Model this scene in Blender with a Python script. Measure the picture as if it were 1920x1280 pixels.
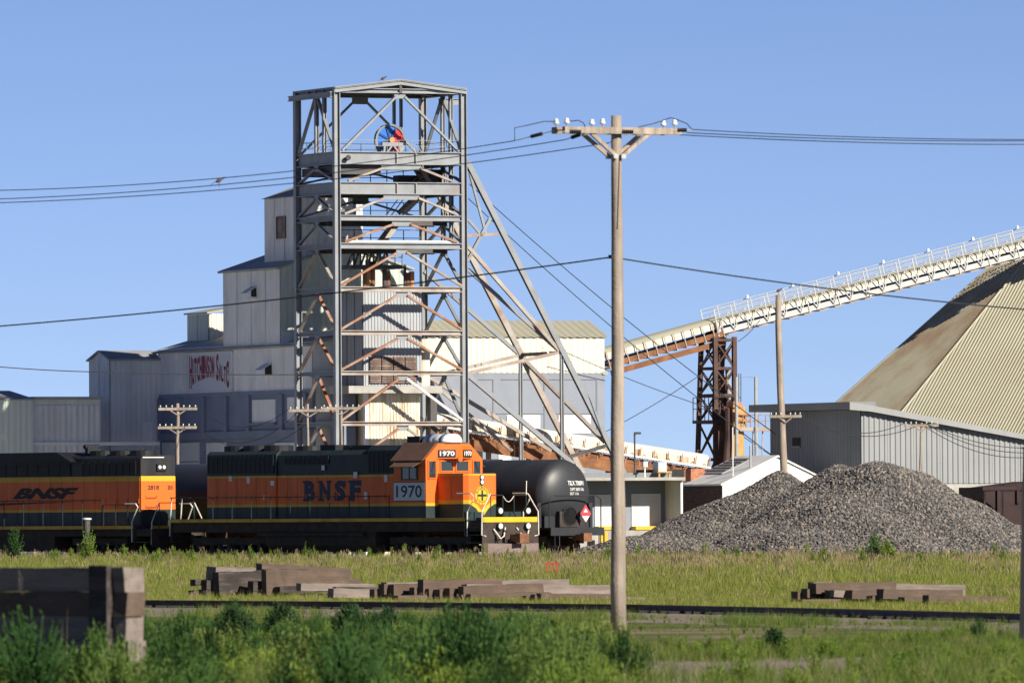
import bpy, math, random
import numpy as np
from mathutils import Vector, Matrix
R = math.radians
rnd = random.Random(7)
for o in list(bpy.data.objects): bpy.data.objects.remove(o)
scene = bpy.context.scene
COL = scene.collection
# ---------------------------------------------------------------- camera
FPX = 18000.0; CAMZ = 1.85
cam_d = bpy.data.cameras.new('camera'); cam = bpy.data.objects.new('camera', cam_d); COL.objects.link(cam)
cam_d.sensor_width = 36.0; cam_d.sensor_fit = 'HORIZONTAL'; cam_d.lens = FPX / 1920 * 36
cam_d.clip_start = 1.0; cam_d.clip_end = 9000
CROT = Matrix.Rotation(R(90) + math.atan(330 / FPX), 3, 'X') @ Matrix.Rotation(R(-0.33), 3, 'Z')
cam.matrix_world = Matrix.Translation((0, 0, CAMZ)) @ CROT.to_4x4()
cam_d.dof.use_dof = True; cam_d.dof.focus_distance = 330.0; cam_d.dof.aperture_fstop = cam_d.lens / 40.0
scene.camera = cam
# ---------------------------------------------------------------- sky, sun, exposure
SUN_AZ, SUN_EL = 46.0, 28.0           # azimuth: degrees to the right of the direction towards the camera
sdir = Vector((math.sin(R(SUN_AZ)) * math.cos(R(SUN_EL)), -math.cos(R(SUN_AZ)) * math.cos(R(SUN_EL)), math.sin(R(SUN_EL))))
world = bpy.data.worlds.new('World'); scene.world = world; world.use_nodes = True
wn, wl = world.node_tree.nodes, world.node_tree.links
sky = wn.new('ShaderNodeTexSky'); sky.sky_type = 'NISHITA'; sky.sun_disc = False
sky.sun_elevation = R(SUN_EL); sky.sun_rotation = math.atan2(sdir.x, sdir.y)
sky.altitude = 400; sky.air_density = 0.36; sky.dust_density = 0.0; sky.ozone_density = 3.0
tint = wn.new('ShaderNodeMix'); tint.data_type = 'RGBA'; tint.blend_type = 'MULTIPLY'; tint.inputs[0].default_value = 1.0
tint.inputs[7].default_value = (0.97, 0.90, 1.0, 1)
wl.new(sky.outputs[0], tint.inputs[6]); wl.new(tint.outputs[2], wn['Background'].inputs[0])
wn['Background'].inputs[1].default_value = 0.068
sun_d = bpy.data.lights.new('sun', 'SUN'); sun = bpy.data.objects.new('sun', sun_d); COL.objects.link(sun)
sun_d.energy = 5.0; sun_d.angle = R(0.5); sun_d.color = (1.0, 0.93, 0.80)
sun.rotation_euler = sdir.to_track_quat('Z', 'Y').to_euler(); sun.location = (60, -60, 80)
vs = scene.view_settings; vs.view_transform = 'Standard'; vs.look = 'None'; vs.exposure = 0.5; vs.gamma = 1.0; vs.use_curve_mapping = False
scene.render.resolution_x, scene.render.resolution_y = 1024, 682
# ---------------------------------------------------------------- pixel helpers (photo pixels, 1920 x 1280)
def ray(px, py): return CROT @ Vector(((px - 960) / FPX, -(py - 640) / FPX, -1.0))
def at(px, py, Y):
    d = ray(px, py); return Vector((0, 0, CAMZ)) + d * (Y / d.y)
def gnd(px, py, z=0.0):
    d = ray(px, py); return Vector((0, 0, CAMZ)) + d * ((z - CAMZ) / d.z)
# ---------------------------------------------------------------- frames, things, mesh builder
class Frame:
    def __init__(s, org, rz):
        s.M = Matrix.Translation(org) @ Matrix.Rotation(rz, 4, 'Z'); s.I = s.M.inverted(); s.rz = rz
    def ray(s, px, py):
        o = s.I @ Vector((0, 0, CAMZ)); d = s.I.to_3x3() @ ray(px, py); return o, d
    def onY(s, px, py, b):                      # point on the frame plane y = b
        o, d = s.ray(px, py); return o + d * ((b - o.y) / d.y)
    def onX(s, px, py, a):
        o, d = s.ray(px, py); return o + d * ((a - o.x) / d.x)
    def onZ(s, px, py, z):
        o, d = s.ray(px, py); return o + d * ((z - o.z) / d.z)
WF = Frame(Vector((0, 0, 0)), 0.0)
OFF = {}
def props(o, label=None, cat=None, group=None, kind=None):
    if label: o['label'] = label
    if cat: o['category'] = cat
    if group: o['group'] = group
    if kind: o['kind'] = kind
    return o
def thing(name, label, cat, loc=(0, 0, 0), frame=WF, group=None):
    o = bpy.data.objects.new(name, None); COL.objects.link(o); o.empty_display_size = 0.3
    o.matrix_world = frame.M @ Matrix.Translation(Vector(loc)); OFF[o.name] = Vector(loc)
    return props(o, label, cat, group)
class MB:
    def __init__(s): s.v = []; s.f = []
    def add(s, vs, fs):
        n = len(s.v); s.v.extend([tuple(p) for p in vs]); s.f.extend([tuple(i + n for i in f) for f in fs]); return s
    def box(s, x0, x1, y0, y1, z0, z1):
        return s.add([(x0,y0,z0),(x1,y0,z0),(x1,y1,z0),(x0,y1,z0),(x0,y0,z1),(x1,y0,z1),(x1,y1,z1),(x0,y1,z1)],
                     [(0,3,2,1),(4,5,6,7),(0,1,5,4),(1,2,6,5),(2,3,7,6),(3,0,4,7)])
    def beam(s, p0, p1, w, h, up=(0, 0, 1), e=0.0):
        p0, p1 = Vector(p0), Vector(p1); d = (p1 - p0)
        if d.length < 1e-6: return s
        d.normalize(); p0 = p0 - d * e; p1 = p1 + d * e
        up = Vector(up); x = d.cross(up)
        if x.length < 1e-3: x = d.cross(Vector((0, 1, 0)))
        x.normalize(); y = x.cross(d); x *= w / 2; y *= h / 2
        return s.add([p0-x-y, p0+x-y, p0+x+y, p0-x+y, p1-x-y, p1+x-y, p1+x+y, p1-x+y],
                     [(0,1,2,3),(7,6,5,4),(0,4,5,1),(1,5,6,2),(2,6,7,3),(3,7,4,0)])
    def ibeam(s, p0, p1, w, h, up=(0, 0, 1), tf=0.03, tw=0.025):
        p0, p1 = Vector(p0), Vector(p1); d = (p1 - p0).normalized(); up = Vector(up); x = d.cross(up)
        if x.length < 1e-3: x = d.cross(Vector((0, 1, 0)))
        x.normalize(); y = x.cross(d)
        o = y * (h / 2 - tf / 2)
        s.beam(p0 + o, p1 + o, w, tf, y); s.beam(p0 - o, p1 - o, w, tf, y); s.beam(p0, p1, tw, h - 2 * tf, y); return s
    def tube(s, pts, r, n=8, caps=True, r1=None):
        pts = [Vector(p) for p in pts]; m = len(pts); rings = []
        for i, p in enumerate(pts):
            d = (pts[min(i+1, m-1)] - pts[max(i-1, 0)]).normalized()
            a = Vector((0, 0, 1)) if abs(d.z) < 0.9 else Vector((1, 0, 0))
            x = d.cross(a).normalized(); y = x.cross(d)
            rr = r if r1 is None else r + (r1 - r) * i / (m - 1)
            rings.append([p + (x * math.cos(2*math.pi*k/n) + y * math.sin(2*math.pi*k/n)) * rr for k in range(n)])
        vs = [q for g in rings for q in g]; fs = []
        for i in range(m - 1):
            for k in range(n): fs.append((i*n+k, i*n+(k+1) % n, (i+1)*n+(k+1) % n, (i+1)*n+k))
        if caps: fs.append(tuple(reversed(range(n)))); fs.append(tuple((m-1)*n+k for k in range(n)))
        return s.add(vs, fs)
    def lathe(s, c, axis, prof, n=20):          # prof: (distance along axis, radius)
        c = Vector(c); ax = Vector(axis).normalized(); a = Vector((0, 0, 1)) if abs(ax.z) < 0.9 else Vector((1, 0, 0))
        x = ax.cross(a).normalized(); y = x.cross(ax); vs = []; fs = []
        for (t, r) in prof:
            for k in range(n): vs.append(c + ax*t + (x*math.cos(2*math.pi*k/n) + y*math.sin(2*math.pi*k/n)) * r)
        for i in range(len(prof)-1):
            for k in range(n): fs.append((i*n+k, i*n+(k+1) % n, (i+1)*n+(k+1) % n, (i+1)*n+k))
        fs.append(tuple(reversed(range(n)))); fs.append(tuple((len(prof)-1)*n+k for k in range(n)))
        return s.add(vs, fs)
    def prism(s, poly, ext):                    # poly: points in space, ext: vector
        n = len(poly); ext = Vector(ext); P = [Vector(p) for p in poly]
        return s.add(P + [p + ext for p in P], [tuple(reversed(range(n))), tuple(range(n, 2*n))] + [(i, (i+1) % n, n+(i+1) % n, n+i) for i in range(n)])
    def corr(s, p0, u, L, zb, zt, nrm, pitch=0.3, amp=0.03):   # ribbed sheet; zb/zt: numbers or functions of distance
        p0, u, nrm = Vector(p0), Vector(u), Vector(nrm); f0 = zb if callable(zb) else (lambda t: zb); f1 = zt if callable(zt) else (lambda t: zt)
        t = 0.0; vs = []; k = 0; seq = [(0.0, 0), (0.35, 0), (0.5, 1), (0.85, 1)]
        ts = []
        while t < L:
            for (fr, h) in seq:
                tt = t + fr * pitch
                if tt < L: ts.append((tt, h))
            t += pitch
        ts.append((L, ts[-1][1]))
        for (tt, h) in ts:
            q = p0 + u * tt + nrm * (amp * h)
            vs.append((q.x, q.y, f0(tt))); vs.append((q.x, q.y, f1(tt)))
        return s.add(vs, [(2*i, 2*i+2, 2*i+3, 2*i+1) for i in range(len(ts)-1)])
    def build(s, name, mat, parent=None, smooth=False, frame=WF, **pr):
        me = bpy.data.meshes.new(name); off = OFF.get(parent.name, Vector()) if parent else Vector()
        me.from_pydata([(a-off.x, b-off.y, c-off.z) for (a, b, c) in s.v], [], s.f); me.update()
        if smooth:
            for p in me.polygons: p.use_smooth = True
        o = bpy.data.objects.new(name, me); COL.objects.link(o); me.materials.append(mat)
        if parent: o.parent = parent; OFF[o.name] = off
        elif frame is not WF: o.matrix_world = frame.M
        return props(o, **pr) if pr else o
def dup(o, parent=None):
    c = o.copy(); COL.objects.link(c); c.parent = parent; OFF[c.name] = OFF.get(o.name, Vector())
    for ch in o.children: dup(ch, c)
    return c
# ---------------------------------------------------------------- materials
def mat(name, col, rough=0.6, metal=0.0, var=0.12, scale=3.0, col2=None, amt=0.0, s2=(1.2, 1.2, 1.2), thr=0.55, soft=0.12, bump=0.0, bscale=40, spec=0.4, streak=0.0, transl=0.0, detail=6):
    m = bpy.data.materials.new(name); m.use_nodes = True; N, L = m.node_tree.nodes, m.node_tree.links
    b = N['Principled BSDF']; b.inputs['Roughness'].default_value = rough; b.inputs['Metallic'].default_value = metal
    b.inputs['Specular IOR Level'].default_value = spec
    tc = N.new('ShaderNodeTexCoord'); n = N.new('ShaderNodeTexNoise'); n.inputs['Scale'].default_value = scale; n.inputs['Detail'].default_value = detail
    L.new(tc.outputs['Object'], n.inputs['Vector'])
    rp = N.new('ShaderNodeValToRGB'); rp.color_ramp.elements[0].position = 0.3; rp.color_ramp.elements[1].position = 0.7
    rp.color_ramp.elements[0].color = tuple(c*(1-var) for c in col) + (1,); rp.color_ramp.elements[1].color = tuple(min(1, c*(1+var)) for c in col) + (1,)
    L.new(n.outputs[0], rp.inputs[0]); out = rp.outputs[0]
    def over(out, c2, a, sc, th, sf):
        mp = N.new('ShaderNodeMapping'); mp.inputs['Scale'].default_value = sc; L.new(tc.outputs['Object'], mp.inputs['Vector'])
        n2 = N.new('ShaderNodeTexNoise'); n2.inputs['Scale'].default_value = 1.0; n2.inputs['Detail'].default_value = 8; n2.inputs['Roughness'].default_value = 0.65
        L.new(mp.outputs[0], n2.inputs['Vector'])
        r2 = N.new('ShaderNodeMapRange'); r2.inputs[1].default_value = th - sf; r2.inputs[2].default_value = th + sf; r2.inputs[3].default_value = 0; r2.inputs[4].default_value = a
        L.new(n2.outputs[0], r2.inputs[0])
        mx = N.new('ShaderNodeMix'); mx.data_type = 'RGBA'; L.new(r2.outputs[0], mx.inputs[0]); L.new(out, mx.inputs[6]); mx.inputs[7].default_value = tuple(c2) + (1,)
        return mx.outputs[2]
    if col2 is not None: out = over(out, col2, amt, s2, thr, soft)
    if streak: out = over(out, tuple(c*0.45 for c in col), streak, (3.5, 3.5, 0.22), 0.56, 0.12)
    L.new(out, b.inputs['Base Color'])
    if bump:
        nb = N.new('ShaderNodeTexNoise'); nb.inputs['Scale'].default_value = bscale; nb.inputs['Detail'].default_value = 5; L.new(tc.outputs['Object'], nb.inputs['Vector'])
        bp = N.new('ShaderNodeBump'); bp.inputs['Strength'].default_value = bump; bp.inputs['Distance'].default_value = 0.02
        L.new(nb.outputs[0], bp.inputs['Height']); L.new(bp.outputs[0], b.inputs['Normal'])
    if transl:
        t = N.new('ShaderNodeBsdfTranslucent'); L.new(out, t.inputs['Color']); mxs = N.new('ShaderNodeMixShader'); mxs.inputs[0].default_value = transl
        L.new(b.outputs[0], mxs.inputs[1]); L.new(t.outputs[0], mxs.inputs[2]); L.new(mxs.outputs[0], N['Material Output'].inputs[0])
    return m
def bands(name, stops, rough=0.45, spec=0.45, dirt=0.35):     # paint scheme by height: stops = [(z_from, colour), ...]
    m = bpy.data.materials.new(name); m.use_nodes = True; N, L = m.node_tree.nodes, m.node_tree.links; b = N['Principled BSDF']
    b.inputs['Roughness'].default_value = rough; b.inputs['Specular IOR Level'].default_value = spec
    tc = N.new('ShaderNodeTexCoord'); sp = N.new('ShaderNodeSeparateXYZ'); L.new(tc.outputs['Object'], sp.inputs[0])
    mr = N.new('ShaderNodeMapRange'); mr.inputs[1].default_value = 0; mr.inputs[2].default_value = 6.0; L.new(sp.outputs[2], mr.inputs[0])
    rp = N.new('ShaderNodeValToRGB'); rp.color_ramp.interpolation = 'CONSTANT'; el = rp.color_ramp.elements
    while len(el) < len(stops): el.new(0.5)
    for e, (z, c) in zip(el, stops): e.position = max(0, z / 6.0); e.color = tuple(c) + (1,)
    L.new(mr.outputs[0], rp.inputs[0])
    n = N.new('ShaderNodeTexNoise'); n.inputs['Scale'].default_value = 1.0; n.inputs['Detail'].default_value = 8
    mp = N.new('ShaderNodeMapping'); mp.inputs['Scale'].default_value = (2.2, 2.2, 0.5); L.new(tc.outputs['Object'], mp.inputs[0]); L.new(mp.outputs[0], n.inputs['Vector'])
    r2 = N.new('ShaderNodeMapRange'); r2.inputs[1].default_value = 0.42; r2.inputs[2].default_value = 0.7; r2.inputs[4].default_value = dirt; L.new(n.outputs[0], r2.inputs[0])
    mx = N.new('ShaderNodeMix'); mx.data_type = 'RGBA'; mx.blend_type = 'MIX'; L.new(r2.outputs[0], mx.inputs[0]); L.new(rp.outputs[0], mx.inputs[6]); mx.inputs[7].default_value = (0.10, 0.065, 0.045, 1)
    L.new(mx.outputs[2], b.inputs['Base Color'])
    rr = N.new('ShaderNodeMapRange'); rr.inputs[3].default_value = rough - 0.1; rr.inputs[4].default_value = rough + 0.25; L.new(n.outputs[0], rr.inputs[0]); L.new(rr.outputs[0], b.inputs['Roughness'])
    return m
RUST = (0.23, 0.095, 0.045)
M = dict(
 steel=mat('galvanised_steel', (0.25, 0.265, 0.285), 0.5, 0.15, 0.12, 1.5, RUST, 0.35, (0.8, 0.8, 0.5), 0.62, 0.1),
 steel_warm=mat('weathered_steel', (0.38, 0.345, 0.31), 0.6, 0.1, 0.15, 1.5, RUST, 0.6, (0.7, 0.7, 0.9), 0.55, 0.1),
 steel_rusty=mat('rusting_steel', (0.40, 0.30, 0.24), 0.75, 0.0, 0.2, 2.0, (0.30, 0.115, 0.05), 0.9, (1.3, 1.3, 0.8), 0.47, 0.12),
 steel_dark=mat('dark_painted_steel', (0.075, 0.075, 0.08), 0.6, 0.0, 0.25, 3.0, RUST, 0.5, (1.2, 1.2, 1.2), 0.6),
 trestle=mat('red_brown_steel', (0.075, 0.040, 0.034), 0.75, 0.0, 0.3, 1.5, (0.16, 0.09, 0.07), 0.6, (1.0, 1.0, 0.5), 0.55),
 rust=mat('rust', (0.27, 0.12, 0.055), 0.9, 0.0, 0.35, 2.0, (0.10, 0.05, 0.035), 0.7, (1.5, 1.5, 1.5), 0.55, 0.15, bump=0.3),
 wall_white=mat('white_painted_sheet', (0.84, 0.84, 0.82), 0.65, 0.0, 0.06, 0.6, (0.50, 0.47, 0.42), 0.5, (0.6, 0.6, 0.25), 0.58, 0.14, streak=0.18),
 wall_grey=mat('grey_sheet', (0.74, 0.75, 0.73), 0.6, 0.0, 0.08, 0.6, (0.45, 0.43, 0.39), 0.5, (0.6, 0.6, 0.2), 0.58, 0.14, streak=0.2),
 wall_green=mat('greenish_sheet', (0.58, 0.64, 0.57), 0.6, 0.0, 0.06, 0.6, (0.35, 0.36, 0.30), 0.4, (0.6, 0.6, 0.2), 0.58),
 cream=mat('cream_corrugated_sheet', (0.74, 0.70, 0.58), 0.6, 0.0, 0.05, 0.5, (0.52, 0.36, 0.20), 0.55, (1.6, 1.6, 0.22), 0.63, 0.1),
 cream_stain=mat('stained_cream_sheet', (0.74, 0.70, 0.56), 0.6, 0.0, 0.05, 0.5, (0.34, 0.16, 0.07), 0.9, (2.2, 2.2, 0.3), 0.57, 0.1),
 corr_grey=mat('light_grey_corrugated_sheet', (0.38, 0.40, 0.425), 0.5, 0.1, 0.06, 0.7, (0.40, 0.26, 0.16), 0.5, (2.0, 2.0, 0.25), 0.66, 0.08),
 shed_grey=mat('grey_ribbed_sheet', (0.285, 0.295, 0.30), 0.55, 0.05, 0.05, 0.5, streak=0.15),
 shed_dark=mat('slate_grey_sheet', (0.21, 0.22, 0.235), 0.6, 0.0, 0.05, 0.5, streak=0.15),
 dome=mat('dome_sheet', (0.42, 0.40, 0.30), 0.6, 0.05, 0.06, 0.4, (0.36, 0.30, 0.20), 0.5, (0.35, 0.35, 0.35), 0.56, 0.16),
 roof_grey=mat('roof_sheet', (0.36, 0.37, 0.37), 0.6, 0.05, 0.12, 0.8, (0.28, 0.24, 0.2), 0.5, (0.5, 0.5, 0.5), 0.55),
 roof_cream=mat('cream_roof_sheet', (0.38, 0.37, 0.29), 0.6, 0.0, 0.1, 0.7, (0.36, 0.30, 0.22), 0.6, (0.7, 0.7, 0.7), 0.55),
 blue_band=mat('blue_painted_concrete', (0.21, 0.245, 0.33), 0.8, 0.0, 0.1, 0.8, (0.25, 0.28, 0.34), 0.5, (0.8, 0.8, 0.4), 0.55, bump=0.1),
 blue_light=mat('pale_blue_concrete', (0.255, 0.28, 0.335), 0.8, 0.0, 0.06, 0.7, (0.22, 0.24, 0.28), 0.5, (0.7, 0.7, 0.4), 0.56, bump=0.1),
 white=mat('white_paint', (0.78, 0.78, 0.76), 0.55, 0.0, 0.05, 2.0, (0.5, 0.46, 0.4), 0.35, (1.5, 1.5, 1.0), 0.6),
 concrete=mat('concrete', (0.42, 0.41, 0.38), 0.9, 0.0, 0.15, 1.2, (0.26, 0.23, 0.2), 0.6, (1.5, 1.5, 0.8), 0.55, bump=0.25),
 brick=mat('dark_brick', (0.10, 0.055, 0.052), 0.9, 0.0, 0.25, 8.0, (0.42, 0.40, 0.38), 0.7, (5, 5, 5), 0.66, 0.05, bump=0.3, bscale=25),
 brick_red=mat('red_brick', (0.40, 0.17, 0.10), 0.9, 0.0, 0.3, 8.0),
 louvre=mat('brown_louvre', (0.22, 0.15, 0.125), 0.8, 0.0, 0.25, 3.0, (0.38, 0.32, 0.28), 0.6, (3, 3, 3), 0.55),
 black=mat('black_paint', (0.012, 0.012, 0.014), 0.6, 0.0, 0.3, 3.0),
 dark_void=mat('dark_opening', (0.02, 0.02, 0.022), 0.8, 0.0, 0.2, 3.0),
 glass=mat('dark_window_glass', (0.03, 0.04, 0.045), 0.08, 0.0, 0.1, 2.0, spec=0.8),
 yellow=mat('yellow_paint', (0.72, 0.43, 0.02), 0.5, 0.0, 0.1, 2.0),
 ochre=mat('ochre_paint', (0.52, 0.33, 0.11), 0.65, 0.0, 0.12, 1.0, (0.33, 0.15, 0.08), 0.8, (1.5, 1.5, 0.8), 0.56),
 orange_rust=mat('orange_rust_paint', (0.45, 0.22, 0.11), 0.7, 0.0, 0.2, 1.5, (0.3, 0.12, 0.06), 0.7, (2, 2, 1), 0.55),
 wood=mat('grey_weathered_wood', (0.38, 0.315, 0.26), 0.85, 0.0, 0.28, 1.1, (0.19, 0.15, 0.12), 0.8, (9, 9, 0.45), 0.53, 0.12, bump=0.4, bscale=18),
 wood_dark=mat('dark_weathered_wood', (0.13, 0.11, 0.098), 0.9, 0.0, 0.25, 2.0, (0.05, 0.043, 0.04), 0.7, (7, 7, 0.4), 0.53, 0.12, bump=0.4, bscale=18),
 tie=mat('old_tie_timber', (0.125, 0.085, 0.063), 0.9, 0.0, 0.25, 2.0, (0.085, 0.062, 0.05), 0.8, (1.0, 9, 9), 0.52, 0.1, bump=0.6, bscale=22),
 tie_pale=mat('pale_timber', (0.23, 0.19, 0.165), 0.9, 0.0, 0.15, 2.0, (0.12, 0.092, 0.08), 0.7, (0.8, 9, 9), 0.54, 0.1, bump=0.5, bscale=22),
 tie_dark=mat('tarred_timber', (0.04, 0.033, 0.03), 0.9, 0.0, 0.3, 3.0, (0.14, 0.11, 0.1), 0.6, (1.0, 8, 8), 0.56, 0.1, bump=0.6, bscale=22),
 wire=mat('wire', (0.045, 0.05, 0.06), 0.5, 0.3, 0.1, 2.0),
 ceramic=mat('white_ceramic', (0.75, 0.76, 0.78), 0.2, 0.0, 0.03, 2.0),
 galv=mat('bright_galvanised', (0.48, 0.48, 0.47), 0.4, 0.3, 0.1, 4.0),
 sheave_blue=mat('blue_enamel', (0.02, 0.16, 0.58), 0.35, 0.0, 0.1, 3.0), sheave_red=mat('red_enamel', (0.62, 0.03, 0.045), 0.35, 0.0, 0.1, 3.0),
 orange=mat('orange_paint', (0.78, 0.15, 0.018), 0.45, 0.0, 0.06, 1.5, (0.30, 0.09, 0.03), 0.3, (2, 2, 0.6), 0.6), dgreen=mat('dark_green_paint', (0.018, 0.035, 0.036), 0.45, 0.0, 0.15, 2.0),
 roof_brown=mat('rust_brown_roof', (0.12, 0.072, 0.052), 0.7, 0.0, 0.2, 3.0, (0.2, 0.09, 0.05), 0.5, (2, 2, 2), 0.55),
 under=mat('grimy_underframe', (0.042, 0.034, 0.030), 0.85, 0.0, 0.3, 3.0, (0.095, 0.06, 0.045), 0.6, (2, 2, 2), 0.55, bump=0.3),
 pilot=mat('dusty_pilot_steel', (0.21, 0.165, 0.15), 0.8, 0.0, 0.2, 3.0, RUST, 0.5, (2, 2, 2), 0.58),
 navy=mat('navy_lettering', (0.012, 0.022, 0.06), 0.5, 0.0, 0.1, 3.0), signred=mat('red_lettering', (0.26, 0.014, 0.03), 0.6, 0.0, 0.2, 3.0), lamp=mat('lamp_lens', (0.9, 0.9, 0.92), 0.1, 0.0, 0.0, 1.0, spec=0.9),
 tank=mat('black_tank_paint', (0.030, 0.032, 0.038), 0.42, 0.0, 0.15, 0.8, (0.06, 0.055, 0.05), 0.5, (0.6, 0.6, 0.4), 0.56, 0.15), wheel=mat('wheel_steel', (0.10, 0.07, 0.055), 0.6, 0.4, 0.2, 3.0),
 maroon=mat('oxide_maroon', (0.035, 0.018, 0.018), 0.8, 0.0, 0.3, 2.0), railsteel=mat('rail_steel', (0.075, 0.05, 0.042), 0.7, 0.2, 0.3, 3.0), redpaint=mat('red_paint', (0.45, 0.06, 0.03), 0.6, 0.0, 0.2, 3.0),
 bird=mat('bird_feathers', (0.12, 0.085, 0.07), 0.8, 0.0, 0.3, 20.0),
)
# ---------------------------------------------------------------- lettering
TXT = {}
def glyphs(s, bold=0.0, shear=0.0):
    k = (s, bold, shear)
    if k in TXT: return TXT[k]
    c = bpy.data.curves.new('lettering', 'FONT'); c.body = s; c.offset = bold; c.shear = shear; c.resolution_u = 3
    o = bpy.data.objects.new('lettering', c); me = bpy.data.meshes.new_from_object(o)
    v = [tuple(p.co) for p in me.vertices]; f = [tuple(p.vertices) for p in me.polygons]
    bpy.data.objects.remove(o); bpy.data.meshes.remove(me); bpy.data.curves.remove(c)
    x0 = min(p[0] for p in v); x1 = max(p[0] for p in v); y0 = min(p[1] for p in v); y1 = max(p[1] for p in v)
    v = [((p[0]-x0)/(x1-x0), (p[1]-y0)/(y1-y0)) for p in v]; TXT[k] = (v, f); return TXT[k]
def text(mb, s, p0, xd, zd, w, h, bold=0.0, shear=0.0, fn=None):   # flat lettering in the box p0 + xd*w + zd*h
    v, f = glyphs(s, bold, shear); p0, xd, zd = Vector(p0), Vector(xd).normalized(), Vector(zd).normalized()
    return mb.add([p0 + xd*(a*w) + zd*((fn(a, b) if fn else b)*h) for (a, b) in v], f)
# ================================================================ THE SETTING: ground
def ground_mat():
    m = bpy.data.materials.new('dry_grass_ground'); m.use_nodes = True; N, L = m.node_tree.nodes, m.node_tree.links; b = N['Principled BSDF']; b.inputs['Roughness'].default_value = 0.95
    b.inputs['Specular IOR Level'].default_value = 0.1
    tc = N.new('ShaderNodeTexCoord'); n1 = N.new('ShaderNodeTexNoise'); n1.inputs['Scale'].default_value = 0.22; n1.inputs['Detail'].default_value = 8; L.new(tc.outputs['Object'], n1.inputs['Vector'])
    r = N.new('ShaderNodeValToRGB'); e = r.color_ramp.elements; e[0].position = 0.38; e[0].color = (0.085, 0.10, 0.035, 1); e[1].position = 0.62; e[1].color = (0.24, 0.185, 0.135, 1); k = e.new(0.5); k.color = (0.15, 0.15, 0.06, 1)
    L.new(n1.outputs[0], r.inputs[0]); n2 = N.new('ShaderNodeTexNoise'); n2.inputs['Scale'].default_value = 9; n2.inputs['Detail'].default_value = 6; L.new(tc.outputs['Object'], n2.inputs['Vector'])
    mx = N.new('ShaderNodeMix'); mx.data_type = 'RGBA'; mx.blend_type = 'OVERLAY'; mx.inputs[0].default_value = 0.6; L.new(r.outputs[0], mx.inputs[6]); L.new(n2.outputs[0], mx.inputs[7]); L.new(mx.outputs[2], b.inputs['Base Color'])
    bp = N.new('ShaderNodeBump'); bp.inputs['Strength'].default_value = 0.7; bp.inputs['Distance'].default_value = 0.05; L.new(n2.outputs[0], bp.inputs['Height']); L.new(bp.outputs[0], b.inputs['Normal'])
    return m
MB().add([(-3000, -300, 0), (3000, -300, 0), (3000, 6000, 0), (-3000, 6000, 0)], [(0, 1, 2, 3)]).build('ground', ground_mat(), kind='structure')
M['gravel'] = mat('pinkish_gravel', (0.27, 0.215, 0.18), 0.95, 0.0, 0.3, 6.0, (0.15, 0.125, 0.085), 0.8, (0.5, 0.35, 2), 0.5, 0.2, bump=0.8, bscale=14)
# ================================================================ the salt works, all on one grid turned 23 degrees
o0 = at(634, 900, 445); TF = Frame(Vector((o0.x, o0.y, 0)), R(23.0))
M['yard'] = mat('pale_bounce_gravel', (0.52, 0.49, 0.44), 0.95, 0.0, 0.15, 0.5, (0.36, 0.32, 0.27), 0.6, (0.3, 0.3, 0.3), 0.52, 0.15, bump=0.5, bscale=10)
MB().add([(-60, -7, 0.006), (70, -7, 0.006), (70, 90, 0.006), (-60, 90, 0.006)], [(0, 1, 2, 3)]).build('bounce_gravel_yard', M['yard'], None, False, TF, kind='structure')  # mostly hidden pale ground, added to bounce sunlight onto the shaded walls
def clad(parent, name, m, p0, u, nrm, L, zb, zt, w=1.3, pitch=0.33, amp=0.022, gap=0.012, proud=0.03):
    """sheet panels, each an object, standing proud of the wall behind"""
    n = max(1, round(L / w)); w = L / n; u, nrm = Vector(u), Vector(nrm); f0 = zb if callable(zb) else (lambda t: zb); f1 = zt if callable(zt) else (lambda t: zt)
    for i in range(n):
        t0 = i * w; q = Vector(p0) + u * (t0 + gap / 2) + nrm * proud
        MB().corr(q, u, w - gap, (lambda t, a=t0: f0(a + t)), (lambda t, a=t0: f1(a + t)), nrm, pitch, amp).build(name, m, parent)
XU, YU, XN, YN = Vector((1, 0, 0)), Vector((0, 1, 0)), Vector((-1, 0, 0)), Vector((0, -1, 0))
def hz(px, py, b): return TF.onY(px, py, b).z
A_L = TF.onY(527, 560, 9.0).x                      # left wall plane of the mill
B_FAR = TF.onX(297, 700, A_L).y; B_MID = TF.onX(420, 560, A_L).y
z_mid = TF.onX(527, 502, A_L).z; z_low = TF.onX(420, 650, A_L).z; z_band = TF.onX(450, 741, A_L).z
mill = thing('salt_mill', 'tall stepped white sheet metal mill with blue base and red lettered sign', 'building', (A_L, 9.0, 0), TF)
# low block (front at b=5), middle block, top block
MB().prism([(A_L, 5.0, 0), (A_L + 2.4, 5.0, 0), (A_L + 2.4, 5.0, z_low + 0.6), (A_L, 5.0, z_low)], (0, B_FAR - 5.0, 0)).build('wall', M['wall_white'], mill)
clad(mill, 'wall_panel', M['wall_white'], (A_L, B_FAR, 0), YN, XN, B_FAR - 5.0, z_band, z_low, 1.9, 0.6, 0.012)
MB().box(A_L - 0.02, A_L + 6.5, 9.0, B_MID, 0, z_mid).build('wall', M['wall_white'], mill)
clad(mill, 'wall_panel', M['wall_white'], (A_L - 0.02, B_MID, 0), YN, XN, B_MID - 9.0, z_low + 0.02, z_mid - 0.02, 1.7, 0.4, 0.012)
clad(mill, 'wall_panel', M['wall_green'], (A_L, 9.0, 0), XU, YN, 6.5, z_low + 0.6, (lambda t: z_mid + min(t, 6.5 - t) * 0.33), 0.93, 0.31, 0.02)
mb = MB(); pk = z_mid + 3.25 * 0.33
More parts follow.
